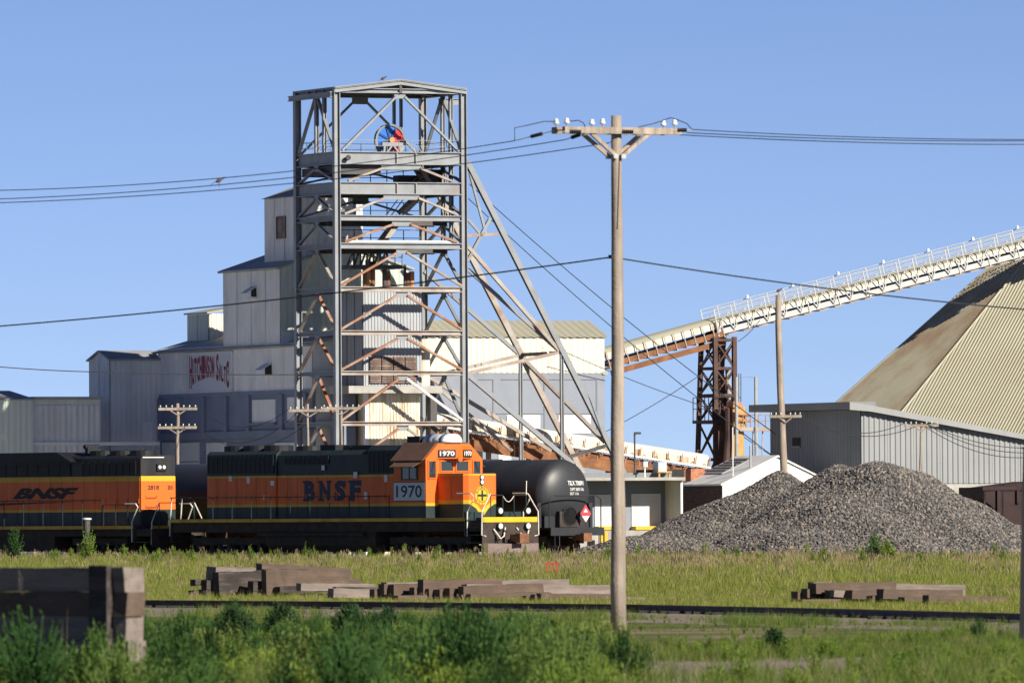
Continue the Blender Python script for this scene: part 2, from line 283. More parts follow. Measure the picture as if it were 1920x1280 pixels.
mb.prism([(A_L - 0.25, 8.8, z_mid - 0.08), (A_L + 3.25, 8.8, pk), (A_L + 6.75, 8.8, z_mid - 0.08), (A_L + 6.75, 8.8, z_mid + 0.02), (A_L + 3.25, 8.8, pk + 0.1), (A_L - 0.25, 8.8, z_mid + 0.02)], (0, B_MID - 8.6, 0))
mb.build('roof', M['roof_grey'], mill)
MB().prism([(A_L, 9.0, z_mid - 0.01), (A_L + 6.5, 9.0, z_mid - 0.01), (A_L + 3.25, 9.0, pk - 0.02)], (0, B_MID - 9.0, 0)).build('wall', M['wall_green'], mill)
a_t = TF.onY(555, 450, 9.3).x; z_t0 = TF.onX(497, 372, a_t).z; b_t = TF.onX(497, 450, a_t).y; z_b0 = TF.onX(497, 490, a_t).z; W_T = 3.4
MB().box(a_t, a_t + W_T, 9.3, b_t, z_b0 - 1.2, z_t0).build('wall', M['wall_white'], mill)
clad(mill, 'wall_panel', M['wall_white'], (a_t, b_t, 0), YN, XN, b_t - 9.3, z_b0 - 0.4, z_t0, 1.3, 0.35, 0.012)
clad(mill, 'wall_panel', M['wall_white'], (a_t, 9.3, 0), XU, YN, W_T, z_b0 - 0.4, z_t0, 1.13, 0.28, 0.03)
z_pk = z_t0 + 0.62
MB().prism([(a_t - 0.15, 9.1, z_t0 - 0.05), (a_t + W_T / 2, 9.1, z_pk), (a_t + W_T + 0.15, 9.1, z_t0 - 0.05), (a_t + W_T / 2, 9.1, z_pk - 0.1)], (0, b_t - 8.9, 0)).build('roof', M['roof_cream'], mill)
MB().prism([(a_t, 9.3, z_t0), (a_t + W_T, 9.3, z_t0), (a_t + W_T / 2, 9.3, z_pk - 0.12)], (0, b_t - 9.4, 0)).build('wall', M['wall_white'], mill)
# opening in the top block, with a brown board and a lighter infill below
def onleft(px0, py0, px1, py1, a, d=0.05):
    p = TF.onX(px0, py1, a); q = TF.onX(px1, py0, a); return (a - d, a + 0.02, q.y, p.y, p.z, q.z)
w = MB().box(*onleft(520, 405, 538, 448, a_t, 0.07)).build('window', M['dark_void'], mill)
MB().box(*onleft(524, 406, 538, 447, a_t, 0.10)).build('board', M['louvre'], w)
MB().box(*onleft(521, 450, 535, 489, a_t, 0.08)).build('infill_panel', M['wall_white'], mill)
for (x0, y0, x1, y1) in ((474, 540, 483, 557), (500, 684, 511, 702)):
    w = MB().box(*onleft(x0, y0, x1, y1, A_L, 0.09)).build('vent_opening', M['dark_void'], mill)
    e = onleft(x0 - 1, y0 - 1, x1 + 1, y1, A_L)
    MB().prism([(A_L - 0.08, e[2], e[5] + 0.03), (A_L - 0.6, e[2], e[5] - 0.28), (A_L - 0.6, e[2], e[5] - 0.25), (A_L - 0.08, e[2], e[5] + 0.07)], (0, e[3] - e[2], 0)).build('awning', M['wall_grey'], w)
    MB().box(A_L - 0.3, A_L, e[2], e[3], e[4] - 0.06, e[4]).build('sill', M['wall_grey'], w)
# low block roof and penthouse
zr = z_low + 0.72
MB().prism([(A_L - 0.3, 4.8, z_low - 0.1), (A_L + 2.5, 4.8, zr), (A_L + 2.5, 4.8, zr - 0.1), (A_L - 0.1, 4.8, z_low - 0.18)], (0, B_FAR - 4.5, 0)).build('roof', M['roof_grey'], mill)
a_p = A_L + 1.6; q = TF.onX(392, 590, a_p); b_p1 = TF.onX(352, 600, a_p).y; z_p = TF.onX(392, 588, a_p).z
MB().box(a_p, a_p + 2.6, q.y, b_p1, z_low, z_p).build('penthouse', M['wall_green'], mill)
clad(mill, 'penthouse_panel', M['wall_green'], (a_p, b_p1, 0), YN, XN, b_p1 - q.y, z_low + 0.3, z_p, 1.2, 0.4, 0.015)
clad(mill, 'penthouse_panel', M['cream'], (a_p, q.y, 0), XU, YN, 2.6, z_low + 0.3, z_p, 0.5, 0.25, 0.03)
MB().prism([(a_p - 0.15, q.y - 0.15, z_p), (a_p + 2.7, q.y - 0.15, z_p + 0.45), (a_p + 2.7, q.y - 0.15, z_p + 0.53), (a_p - 0.15, q.y - 0.15, z_p + 0.08)], (0, b_p1 - q.y + 0.3, 0)).build('penthouse_roof', M['roof_cream'], mill)
# blue base with pilasters, infill windows and doors
MB().box(A_L - 0.06, A_L + 0.1, 4.95, B_FAR, 0, z_band).build('base_band', M['blue_band'], mill)
MB().box(A_L - 0.12, A_L + 0.1, 4.9, B_FAR, z_band - 0.02, z_band + 0.16).build('ledge', M['blue_band'], mill)
z_pb = TF.onX(450, 808, A_L).z
for px in (301, 342, 384, 426, 468, 530, 575):
    p = TF.onX(px, 770, A_L - 0.06); MB().box(A_L - 0.2, A_L - 0.05, p.y - 0.22, p.y + 0.22, z_pb, z_band - 0.02).build('pilaster', M['blue_band'], mill)
MB().box(A_L - 0.2, A_L - 0.05, 4.95, B_FAR, z_pb - 0.35, z_pb).build('ledge', M['blue_band'], mill)
for (x0, x1, y0, y1) in ((477, 520, 748, 793), (543, 562, 744, 790)):
    w = MB().box(*onleft(x0, y0, x1, y1, A_L, 0.12)).build('window', M['wall_white'], mill)
    e = onleft(x0, y0, x1, y1, A_L, 0.12); MB().box(A_L - 0.24, A_L - 0.08, e[2] - 0.1, e[3] + 0.1, e[4] - 0.1, e[4]).build('sill', M['blue_band'], w)
for (x0, x1) in ((309, 331), (341, 377), (392, 428), (520, 560)):
    w = MB().box(*onleft(x0, 829, x1, 1040, A_L, 0.12)).build('door', M['wall_grey'], mill)
    e = onleft(x0, 829, x1, 1040, A_L, 0.12)
    for k in range(4): MB().box(A_L - 0.135, A_L - 0.11, e[2], e[3], e[5] - 0.95 * (k + 1), e[5] - 0.95 * (k + 1) + 0.05).build('door_rail', M['blue_band'], w)
# the red lettered sign, arched lettering on a pale board
sg = onleft(356, 660, 438.5, 735, A_L, 0.16); zs0 = TF.onX(356, 735, A_L).z; zs1 = TF.onX(438, 660, A_L).z
sign = MB().box(A_L - 0.11, A_L - 0.03, sg[2], sg[3], zs0, zs1).build('sign_board', mat('sign_white', (0.60, 0.61, 0.66), 0.6, 0, 0.05, 1.0), mill)
for (y0, y1, za, zb) in ((sg[2] - 0.04, sg[3] + 0.04, zs1, zs1 + 0.05), (sg[2] - 0.04, sg[3] + 0.04, zs0 - 0.05, zs0), (sg[2] - 0.08, sg[2], zs0, zs1), (sg[3], sg[3] + 0.08, zs0, zs1)):
    MB().box(A_L - 0.15, A_L - 0.04, y0, y1, za, zb).build('sign_frame', M['wall_grey'], sign)
Ls, Hs = sg[3] - sg[2], zs1 - zs0
top = lambda t: 0.80 + 0.14 * math.sin(math.pi * min(1, t / 0.8)) - 0.10 * max(0, t - 0.6) / 0.4
bot = lambda t: 0.06 + 0.30 * math.sin(math.pi * t)
specs = []
x = 0.045
for ch, wd, hi, lo in [('H', .060, .10, -.04)] + [(c, .054, 0, 0) for c in 'UTCHINSON'] + [(' ', .035, 0, 0), ('S', .060, .14, -.05), ('A', .054, -.06, 0), ('L', .048, -.1, 0), ('T', .05, -.1, 0), ('C', .07, .06, -.08)]:
    wd *= 1.045
    if ch != ' ': specs.append((ch, x, wd * 0.86, hi, lo))
    x += wd
mb = MB()
for ch, x, wd, hi, lo in specs:
    c = x + wd / 2; b0 = max(0.03, bot(c) + lo); t0 = min(0.97, top(c) + hi)
    text(mb, ch, (A_L - 0.122, sg[3] - Ls * x, zs0 + Hs * b0), YN, (0, 0, 1), wd * Ls, Hs * (t0 - b0), bold=0.035)
text(mb, 'O', (A_L - 0.122, sg[3] - Ls * 0.905, zs0 + Hs * 0.42), YN, (0, 0, 1), 0.03 * Ls, Hs * 0.13, bold=0.02)
mb.build('sign_lettering', M['signred'], sign)
# left annexes: gabled shed, long low shed, end shed
b_A = TF.onX(296, 760, A_L).y - 0.4; cA = TF.onY(207, 760, b_A); a_A = cA.x; bA2 = TF.onX(168, 760, a_A).y; zA = TF.onY(207, 672, b_A).z
ann = thing('gabled_annex', 'grey ribbed sheet annex with low gable beside the mill', 'building', (a_A, b_A, 0), TF)
MB().box(a_A, A_L, b_A, bA2, 0, zA).build('wall', M['wall_grey'], ann)
clad(ann, 'wall_panel', M['wall_grey'], (a_A, b_A, 0), XU, YN, A_L - a_A, 0, zA, 0.58, 0.29, 0.02)
clad(ann, 'wall_panel', M['wall_grey'], (a_A, bA2, 0), YN, XN, bA2 - b_A, 0, zA, 1.2, 0.4, 0.015)
bm_ = (b_A + bA2) / 2
MB().prism([(a_A - 0.12, b_A - 0.15, zA - 0.02), (a_A - 0.12, bm_, zA + 0.42), (a_A - 0.12, bA2 + 0.15, zA - 0.02), (a_A - 0.12, bA2 + 0.15, zA - 0.1), (a_A - 0.12, bm_, zA + 0.34), (a_A - 0.12, b_A - 0.15, zA - 0.1)], (A_L - a_A + 0.2, 0, 0)).build('roof', M['roof_grey'], ann)
MB().prism([(a_A - 0.01, b_A, zA - 0.1), (a_A - 0.01, bA2, zA - 0.1), (a_A - 0.01, bm_, zA + 0.34)], (0.1, 0, 0)).build('wall', M['wall_grey'], ann)
d0, d1 = TF.onY(267, 828, b_A), TF.onY(285, 791, b_A); MB().box(d0.x, d1.x, b_A - 0.1, b_A, d0.z, d1.z).build('door', M['wall_white'], ann)
b_B = b_A - 3.0; p0, p1 = TF.onY(60, 790, b_B), TF.onY(188, 748, b_B)
lo = thing('long_low_shed', 'long low grey sheet shed with flat eaves left of the gabled annex', 'building', (p0.x, b_B, 0), TF)
MB().box(p0.x, p1.x, b_B, b_B + 7, 0, p1.z).build('wall', M['wall_grey'], lo)
clad(lo, 'wall_panel', M['wall_grey'], (p0.x, b_B, 0), XU, YN, p1.x - p0.x, 0.3, p1.z - 0.3, 0.56, 0.28, 0.02)
MB().box(p0.x, p1.x + 0.1, b_B - 0.2, b_B + 7, p1.z - 0.02, p1.z + 0.12).build('roof', M['roof_grey'], lo)
zl = TF.onY(100, 831, b_B).z; MB().box(p0.x, p1.x + 3, b_B - 0.15, b_B - 0.02, zl - 0.1, zl + 0.06).build('ledge', M['wall_white'], lo)
b_C = b_B - 0.7; p0, p1 = TF.onY(-140, 790, b_C), TF.onY(61, 750, b_C)
en = thing('green_end_shed', 'pale green sheet shed at the far end of the annexes', 'building', (p0.x, b_C, 0), TF)
MB().box(p0.x, p1.x, b_C, b_C + 7, 0, p1.z).build('wall', M['wall_green'], en)
clad(en, 'wall_panel', M['wall_green'], (p0.x, b_C, 0), XU, YN, p1.x - p0.x, 0.3, p1.z, 0.9, 0.3, 0.02)
MB().prism([(p0.x, b_C - 0.1, p1.z), (p1.x + 0.1, b_C - 0.1, p1.z), (p1.x + 0.1, b_C + 3.5, p1.z + 0.45), (p0.x, b_C + 3.5, p1.z + 0.45)], (0, 0, 0.06)).build('roof', M['roof_grey'], en)
# cream conveyor house to the right, on a pale blue base
B_H = 9.6; e0 = TF.onY(700, 680, B_H).x; e1p = TF.onY(1133, 666, B_H); e1 = e1p.x; zE = TF.onY(1133, 633, B_H).z; zM = TF.onY(1133, 700, B_H).z
hs = thing('conveyor_house', 'long cream corrugated house on pale blue concrete base behind the headframe', 'building', (e0, B_H, 0), TF)
MB().box(e0, e1, B_H, B_H + 4.6, zM, zE).build('wall', M['cream'], hs)
clad(hs, 'wall_panel', M['cream'], (e0, B_H, 0), XU, YN, e1 - e0, zM + 0.02, zE, 0.9, 0.3, 0.03)
MB().box(e0, e1 + 0.02, B_H - 0.02, B_H + 4.6, 0, zM).build('base_wall', M['blue_light'], hs)
zR = TF.onY(1100, 602, B_H + 2.3).z
for sgn in (0, 1):
    mb = MB(); L = e1 - e0 + 0.4; n = int(L / 0.1)
    pts = [(e0 - 0.2 + L * i / n, 0.03 * (i % 4 in (2, 3))) for i in range(n + 1)]
    ya, yb = (B_H - 0.15, B_H + 2.3) if sgn == 0 else (B_H + 4.75, B_H + 2.3)
    vs = []
    for (xx, h) in pts: vs += [(xx, ya, zE + h), (xx, yb, zR + h)]
    mb.add(vs, [(2*i, 2*i+2, 2*i+3, 2*i+1) for i in range(n)]); mb.build('roof', M['roof_cream'], hs)
MB().prism([(e0, B_H, zE), (e0, B_H + 4.6, zE), (e0, B_H + 2.3, zR - 0.02)], (e1 - e0, 0, 0)).build('wall', M['cream'], hs)
def onfront(F, b, px0, py0, px1, py1, d0=0.05, d1=0.05):
    p = F.onY(px0, py1, b); q = F.onY(px1, py0, b); return (p.x, q.x, b - d0, b + d1, p.z, q.z)
for (x0, x1) in ((950, 1012), (1047, 1107)):
    w = MB().box(*onfront(TF, B_H - 0.02, x0, 778, x1, 812)).build('window', M['white'], hs)
    for k in range(1, 6):
        xx = x0 + (x1 - x0) * k / 6; MB().box(*onfront(TF, B_H - 0.07, xx - 0.5, 779, xx + 0.5, 811, 0.02, 0.01)).build('mullion', M['wall_grey'], w)
for xs in (925, 1021, 1119):
    MB().box(*onfront(TF, B_H - 0.02, xs - 1, 712, xs + 1, 812, 0.03)).build('joint_strip', M['shed_dark'], hs)
for (x0, x1, y) in ((880, 925, 711), (940, 1021, 711), (1030, 1119, 711), (930, 1021, 775), (1030, 1122, 775)):
    MB().box(*onfront(TF, B_H - 0.02, x0, y - 0.7, x1, y + 0.7, 0.035)).build('joint_strip', M['shed_dark'], hs)
MB().box(*onfront(TF, B_H - 0.02, 840, 813, 1133, 836, 0.3)).build('string_course', M['blue_light'], hs)
MB().box(e1 - 0.12, e1 + 0.14, B_H - 0.08, B_H + 4.7, zM - 0.06, zM + 0.1).build('corner_flashing', M['roof_cream'], hs)
for (x0, x1) in ((935, 958), (985, 1016)):
    MB().box(*onfront(TF, B_H - 0.02, x0, 848, x1, 1000, 0.04)).build('door', M['wall_grey'], hs)

# ================================================================ SHED and DOME on the right
cS = at(1615, 900, 438); SF = Frame(Vector((cS.x, cS.y, 0)), R(23.0))
zS = SF.onY(1615, 768, 0).z; bS = SF.onX(1445, 800, 0).y; eS = SF.onY(2150, 860, 0).x; zS2 = SF.onY(2150, 863, 0).z; zC = SF.onY(1700, 906, 0).z
shed = thing('loading_shed', 'grey ribbed metal shed with overhanging fascia in front of the dome', 'building', (0, 0, 0), SF)
tz = lambda t: zS + (zS2 - zS) * t / eS
MB().prism([(0, 0, 0), (eS, 0, 0), (eS, 0, zS2), (0, 0, zS)], (0, bS, 0)).build('wall', M['shed_dark'], shed)
clad(shed, 'wall_panel', M['shed_grey'], (0, 0, 0), XU, YN, eS, zC, tz, 1.3, 0.26, 0.045)
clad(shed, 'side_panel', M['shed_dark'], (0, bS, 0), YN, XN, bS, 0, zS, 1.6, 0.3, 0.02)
MB().box(-0.02, eS, -0.16, 0, 0, zC - 0.03).build('plinth', M['concrete'], shed)
zf = SF.onX(1615, 757, -0.5).z
MB().box(-0.75, 0.6, -0.35, bS + 0.8, zS + 0.02, zS + 0.36).build('fascia', M['shed_dark'], shed)
mb = MB(); mb.prism([(-0.75, -0.36, zS + 0.34), (-0.75, -0.36, zS + 0.0), (0.3, -0.36, zS - 0.08), (eS, -0.36, zS2 - 0.08), (eS, -0.36, zS2 + 0.1), (0.3, -0.36, zS + 0.2)], (0, -0.06, 0)); mb.build('verge_trim', M['shed_grey'], shed)
MB().prism([(0.62, -0.35, tz(0.6) + 0.1), (eS, -0.35, zS2 + 0.05), (eS, bS, zS2 + 0.05), (0.62, bS, tz(0.6) + 0.1)], (0, 0, 0.06)).build('roof', M['roof_grey'], shed)
p = SF.onX(1488, 836, 0); q = SF.onX(1502, 820, 0)
w = MB().box(-0.07, 0.02, q.y, p.y, p.z, q.z).build('window', M['dark_void'], shed)
MB().box(-0.1, 0.0, q.y - 0.06, p.y + 0.06, p.z - 0.08, p.z).build('sill', M['shed_grey'], w)
p = SF.onY(1850, 955, -0.2); MB().box(p.x, p.x + 8, -0.5, -0.16, p.z, p.z + 0.18).build('red_skirting', M['redpaint'], shed)
MB().box(p.x + 1, p.x + 8, -0.45, -0.17, p.z - 0.9, p.z - 0.1).build('white_skirting', M['white'], shed)
# dome: twelve ribbed facets
DC = at(2062, 900, 478); DCx, DCy = DC.x, DC.y; AP = 18.9; SL = 0.845
dome = thing('salt_storage_dome', 'huge twelve sided ribbed cream metal storage dome with rust stains', 'storage dome', (DCx, DCy, 0))
Rb = (AP - 1.2) / SL; n_f = 12; a0 = math.pi + R(14)
stain = mat('rust_stained_dome_sheet', (0.46, 0.43, 0.32), 0.6, 0.05, 0.06, 0.4, (0.30, 0.17, 0.09), 0.8, (0.25, 0.25, 0.12), 0.53, 0.10)
for k in range(n_f):
    t0, t1 = a0 + k * R(30), a0 + (k + 1) * R(30); mb = MB(); apex = Vector((DCx, DCy, AP))
    c0 = Vector((DCx + Rb * math.cos(t0), DCy + Rb * math.sin(t0), 1.2)); c1 = Vector((DCx + Rb * math.cos(t1), DCy + Rb * math.sin(t1), 1.2)); e = (c1 - c0); L = e.length; e.normalize()
    mid = (c0 + c1) / 2; fall = (mid - apex); FL_ = fall.length; fall.normalize(); nr = fall.cross(e).normalized()
    if nr.z < 0: nr = -nr
    nrib = 120; vs = []; fs = []
    for i in range(nrib * 2 + 1):                 # ribs run straight down the fall line, cut by the hip edges
        s_ = -L / 2 + L * i / (nrib * 2); h = 0.035 if i % 4 in (1, 2) else 0.0
        top_t = max(0.04, abs(s_) / (L / 2)); q0 = apex + fall * (FL_ * top_t) + e * s_ + nr * h; q1 = apex + fall * FL_ + e * s_ + nr * h
        vs += [q0, q1]
    fs = [(2*i, 2*i+1, 2*i+3, 2*i+2) for i in range(nrib * 2)]
    mb.add(vs, fs); f = mb.build('roof_facet', stain if k == 0 else M['dome'], dome)
    MB().tube([apex + (c0 - apex) * 0.05, c0], 0.07, 6).build('hip_flashing', M['dome'], f)
MB().lathe((DCx, DCy, 0), (0, 0, 1), [(0, Rb - 0.1), (1.25, Rb - 0.1)], 12).build('ring_wall', M['concrete'], dome)
MB().lathe((DCx, DCy, AP - 0.9), (0, 0, 1), [(0, 1.2), (1.3, 1.2), (1.7, 0.3)], 12).build('cap', M['dome'], dome)
# ================================================================ HEADFRAME
WT = TF.onY(869.5, 500, 0).x; DT = TF.onX(558.5, 500, 0).y
zf = lambda y: TF.onY(634, y, 0).z
hf = thing('mine_headframe', 'tall open steel mine headframe with red and blue sheave wheel and inclined backstays', 'headframe', (WT / 2, DT / 2, 0), TF)
LV = [(165, 174), (284, 308), (341, 364), (403, 413.5), (455, 466), (537, 547), (619, 628), (695, 703), (790, 798), (880, 888)]
ZT = [zf(a) for a, b in LV]; ZB = [zf(b) for a, b in LV]
S, SW, SR, SD = M['steel'], M['steel_warm'], M['steel_rusty'], M['steel_dark']
def col_(a, b, z0, z1, w=0.30): return MB().ibeam((a, b, z0), (a, b, z1), w, w, (1, 0, 0), 0.035, 0.03)
for (a, b) in ((0, 0), (WT, 0), (0, DT), (WT, DT)):
    c = col_(a, b, 0.3, ZT[0] + 0.05).build('column', S, hf)
    MB().box(a - 0.45, a + 0.45, b - 0.45, b + 0.45, 0, 0.32).build('footing', M['concrete'], c)
for fb in (0.29, 0.5):
    b = DT * (1 - fb) if fb == 0.5 else DT * 0.30
    col_(0, b, ZT[1], ZT[0], 0.18).build('column', S, hf); col_(WT, b, ZT[4], ZT[0], 0.18).build('column', S, hf)
for px in (739, 752): a = TF.onY(px, 230, DT * 0.5).x; col_(a, DT * 0.5, ZT[1], ZT[0], 0.13).build('guide_post', S, hf)
g = 0.14
for i, (zt, zb) in enumerate(zip(ZT, ZB)):
    h = zt - zb; zc = (zt + zb) / 2; m = S if i < 5 else (SW if i < 9 else SR); w = 0.24
    MB().ibeam((g, -0.02, zc), (WT - g, -0.02, zc), w, h, tf=0.04).build('girder', m, hf)
    MB().ibeam((g, DT, zc), (WT - g, DT, zc), w, h, tf=0.04).build('girder', S, hf)
    MB().ibeam((0, g, zc), (0, DT - g, zc), w, h, tf=0.04).build('girder', S, hf)
    MB().ibeam((WT, g, zc), (WT, DT - g, zc), w, h, tf=0.04).build('girder', S, hf)
for i in (1, 2):                                       # web stiffeners on the two plate girders
    for t in (0.47, 0.62): MB().box(WT * t - 0.02, WT * t + 0.02, -0.13, 0.0, ZB[i] + 0.04, ZT[i] - 0.04).build('stiffener', SW, hf)
# chevron bracing: gusset half width, foot offsets, materials
CH = [(0, .28, 0.25, S, S), (1, 1.0, 0.55, SW, SW), (2, 0.9, 0.35, SW, SW), (3, .48, 0.35, SR, SR), (4, .28, 0.15, SR, SW), (5, .30, 0.15, SR, SR), (6, .30, 0.15, SR, SR), (7, .25, 0.15, SR, M['wall_white']), (8, .3, 0.15, SR, SW)]
for (i, gw, fo, ml, mr) in CH:
    z0 = ZB[i] - 0.16; z1 = ZT[i + 1] + 0.05; mid = WT / 2 + (0.05 if i else 0)
    p = MB().box(mid - gw, mid + gw, -0.045, 0.0, ZB[i] - 0.24, ZB[i] + 0.01).build('gusset_plate', S, hf)
    MB().beam((mid - gw + 0.06, -0.07, z0), (fo, -0.07, z1), 0.1, 0.17, (0, 1, 0)).build('brace', ml, hf)
    MB().beam((mid + gw - 0.06, -0.07, z0), (WT - fo, -0.07, z1), 0.1, 0.17, (0, 1, 0)).build('brace', mr, hf)
    for (fa, mm) in ((0.0, S if i < 4 else SW), (WT, S)):
        MB().box(fa - 0.03, fa + 0.03, DT / 2 - 0.25, DT / 2 + 0.25, ZB[i] - 0.28, ZB[i] + 0.01).build('gusset_plate', S, hf)
        for sg_ in (-1, 1):
            MB().beam((fa, DT / 2 + sg_ * 0.15, ZB[i] - 0.15), (fa, DT / 2 + sg_ * (DT / 2 - 0.2), ZT[i + 1] + 0.05), 0.09, 0.15, (1, 0, 0)).build('brace', SR if (i > 4 and sg_ < 0 and fa == 0) else mm, hf)
    for sg_ in (-1, 1):
        if i in (0, 1, 2) and sg_ == 1: MB().box(WT / 2 - 0.4, WT / 2 + 0.4, DT - 0.03, DT + 0.03, ZB[i] - 0.3, ZB[i] + 0.01).build('gusset_plate', S, hf)
        if i in (0, 1, 2): MB().beam((WT / 2 + sg_ * 0.3, DT, z0), (WT / 2 + sg_ * (WT / 2 - 0.2), DT, z1), 0.09, 0.15, (0, 1, 0)).build('brace', S, hf)
# decks
for i in (1, 2, 3, 4):
    e_ = 0.0 if i < 3 else 2.4
    MB().box(0.15, WT - 0.15 - e_, 0.15, DT - 0.15, ZT[i] - 0.1, ZT[i] - 0.03).build('deck', SD, hf)
    for bb in (DT * 0.33, DT * 0.66): MB().ibeam((0.15, bb, ZT[i] - 0.27), (WT - 0.15, bb, ZT[i] - 0.27), 0.14, 0.3).build('deck_beam', SD, hf)
MB().box(0.15, 2.3, 0.2, DT - 0.2, ZB[1] - 0.45, ZB[1] - 0.05).build('hoist_box', SD, hf)
# roof: low gable on the front, purlins and sheets
zr0 = ZT[0]; zr1 = zf(149); ov = 0.12
for sg_ in (-1, 1):
    xo = WT / 2 + sg_ * (WT / 2 + ov)
    MB().prism([(xo, -0.2, zr0 + 0.0), (WT / 2, -0.2, zr1), (WT / 2, -0.2, zr1 + 0.05), (xo, -0.2, zr0 + 0.05)], (0, DT + 0.4, 0)).build('roof_sheet', S, hf)
    for bb in (-0.15, DT * 0.33, DT * 0.66, DT + 0.15):
        MB().ibeam((xo, bb, zr0 - 0.12), (WT / 2, bb, zr1 - 0.12), 0.14, 0.2).build('rafter', S, hf)
    for t in (0.25, 0.5, 0.75):
        xa = xo + (WT / 2 - xo) * t; za = zr0 + (zr1 - zr0) * t; MB().beam((xa, -0.15, za - 0.05), (xa, DT + 0.15, za - 0.05), 0.08, 0.12).build('purlin', SD, hf)
MB().beam((WT / 2, -0.1, ZB[0]), (WT / 2, -0.1, zr1), 0.12, 0.12).build('king_post', SD, hf)
MB().ibeam((WT - 0.2, DT * 0.5, ZB[0] - 0.25), (WT + 1.05, DT * 0.5, ZB[0] - 0.25), 0.16, 0.3).build('runway_beam', S, hf)
MB().ibeam((-0.3, -0.12, ZB[0] - 0.08), (-0.3, DT + 0.3, ZB[0] - 0.08), 0.12, 0.25).build('eaves_beam', S, hf)
# sheave wheel on its stand
wc = TF.onY(731, 263, DT * 0.32); mbw = MB().lathe(wc, (0, 1, 0), [(-0.09, 0.66), (-0.11, 0.76), (-0.05, 0.70), (0.05, 0.70), (0.11, 0.76), (0.09, 0.66), (-0.09, 0.66)], 40)
mbw.f = mbw.f[:-2]; sh = mbw.build('sheave_wheel', S, hf)
def sector(t0, t1, r0, r1, y0, y1, n=8):
    pts = [(wc.x + math.cos(t0 + (t1-t0)*k/n) * r1, wc.y + y0, wc.z + math.sin(t0 + (t1-t0)*k/n) * r1) for k in range(n + 1)] + [(wc.x + math.cos(t1 - (t1-t0)*k/n) * r0, wc.y + y0, wc.z + math.sin(t1 - (t1-t0)*k/n) * r0) for k in range(n + 1)]
    return MB().prism(pts, (0, y1 - y0, 0))
for k in range(8):
    t0, t1 = R(45 * k + 62) + 0.05, R(45 * k + 107) - 0.05; red = k in (5, 6, 7)
    sector(t0, t1, 0.17, 0.67, -0.03, 0.03).build('sheave_segment', M['sheave_red'] if red else M['sheave_blue'], sh)
    tt = R(45 * k + 62); MB().beam((wc.x, wc.y - 0.05, wc.z), (wc.x + math.cos(tt) * 0.70, wc.y - 0.05, wc.z + math.sin(tt) * 0.70), 0.09, 0.06, (0, 1, 0)).build('spoke', M['sheave_red'] if red else mat('deep_blue', (0.01, 0.05, 0.2), 0.4), sh)
MB().lathe(wc, (0, 1, 0), [(-0.3, 0.13), (0.3, 0.13)], 14).build('hub', M['ochre'], sh)
for y_ in (-0.35, 0.35):
    mb = MB(); mb.box(wc.x - 0.55, wc.x + 0.5, wc.y + y_ - 0.08, wc.y + y_ + 0.08, wc.z - 0.28, wc.z - 0.12)
    for s_ in (-0.45, 0.4): mb.beam((wc.x + s_, wc.y + y_, ZT[1] - 0.04), (wc.x + s_ * 0.9, wc.y + y_, wc.z - 0.2), 0.1, 0.1)
    mb.beam((wc.x - 0.3, wc.y + y_, ZT[1]), (wc.x, wc.y + y_, wc.z - 0.2), 0.08, 0.08).beam((wc.x + 0.3, wc.y + y_, ZT[1]), (wc.x, wc.y + y_, wc.z - 0.2), 0.08, 0.08)
    mb.build('bearing_stand', S if y_ < 0 else SD, hf)
def railing(parent, pts, h=1.0, step=0.9, m=None, r=0.022, mids=(0.5,)):
    m = m or M['galv']; mb = MB(); pts = [Vector(p) for p in pts]
    for p, q in zip(pts, pts[1:]):
        n = max(1, round((q - p).length / step))
        for k in range(n + 1):
            s_ = p + (q - p) * k / n; mb.beam(s_, s_ + Vector((0, 0, h)), r * 1.4, r * 1.4)
        for f in (1.0,) + tuple(mids): mb.beam(p + Vector((0, 0, h * f)), q + Vector((0, 0, h * f)), r * 1.3, r * 1.3)
    return mb.build('railing', m, parent)
z1 = ZT[1]; railing(hf, [(0.2, 0.1, z1), (WT - 0.2, 0.1, z1)], 0.55, 0.62, S, 0.016); railing(hf, [(0.1, 0.2, z1), (0.1, DT - 0.2, z1), (WT - 0.2, DT - 0.2, z1), (WT - 0.1, 0.2, z1)], 0.55, 0.8, S, 0.016)
for i in (2, 3, 4): railing(hf, [(1.9, DT - 0.3, ZT[i]), (WT - 0.3, DT - 0.3, ZT[i])], 0.75, 0.8, SD, 0.025)
MB().tube([(0.5, -0.02, ZT[4] + 0.06), (WT - 0.3, -0.02, ZT[4] + 0.06)], 0.06, 8).build('pipe', M['white'], hf)
MB().lathe(TF.onY(651, 297, -0.15), (0, 1, -0.2), [(-0.16, 0.13), (0.1, 0.09)], 10).build('floodlight', M['black'], hf)
# stairs between decks
def stair(p, q, w=0.7):
    p, q = Vector(p), Vector(q); mb = MB()
    for s_ in (-w / 2, w / 2): mb.beam(p + Vector((0, s_, 0)), q + Vector((0, s_, 0)), 0.06, 0.22)
    n = int((q - p).length / 0.28)
    for k in range(n): c = p + (q - p) * (k + 0.5) / n; mb.box(c.x - 0.1, c.x + 0.1, c.y - w / 2, c.y + w / 2, c.z - 0.02, c.z + 0.02)
    for s_ in (-w / 2, w / 2): mb.beam(p + Vector((0, s_, 0.8)), q + Vector((0, s_, 0.8)), 0.04, 0.04)
    return mb
for (x0, y0, x1, y1) in ((716, 453, 752, 405), (752, 400, 790, 362), (805, 350, 780, 310)):
    stair(TF.onY(x0, y0, 2.2), TF.onY(x1, y1, 2.2)).build('stair', SW, hf)
MB().box(TF.onY(800, 330, 3).x, TF.onY(832, 330, 3).x, 2.6, 3.6, zf(345), zf(312)).build('machinery_housing', SD, hf)
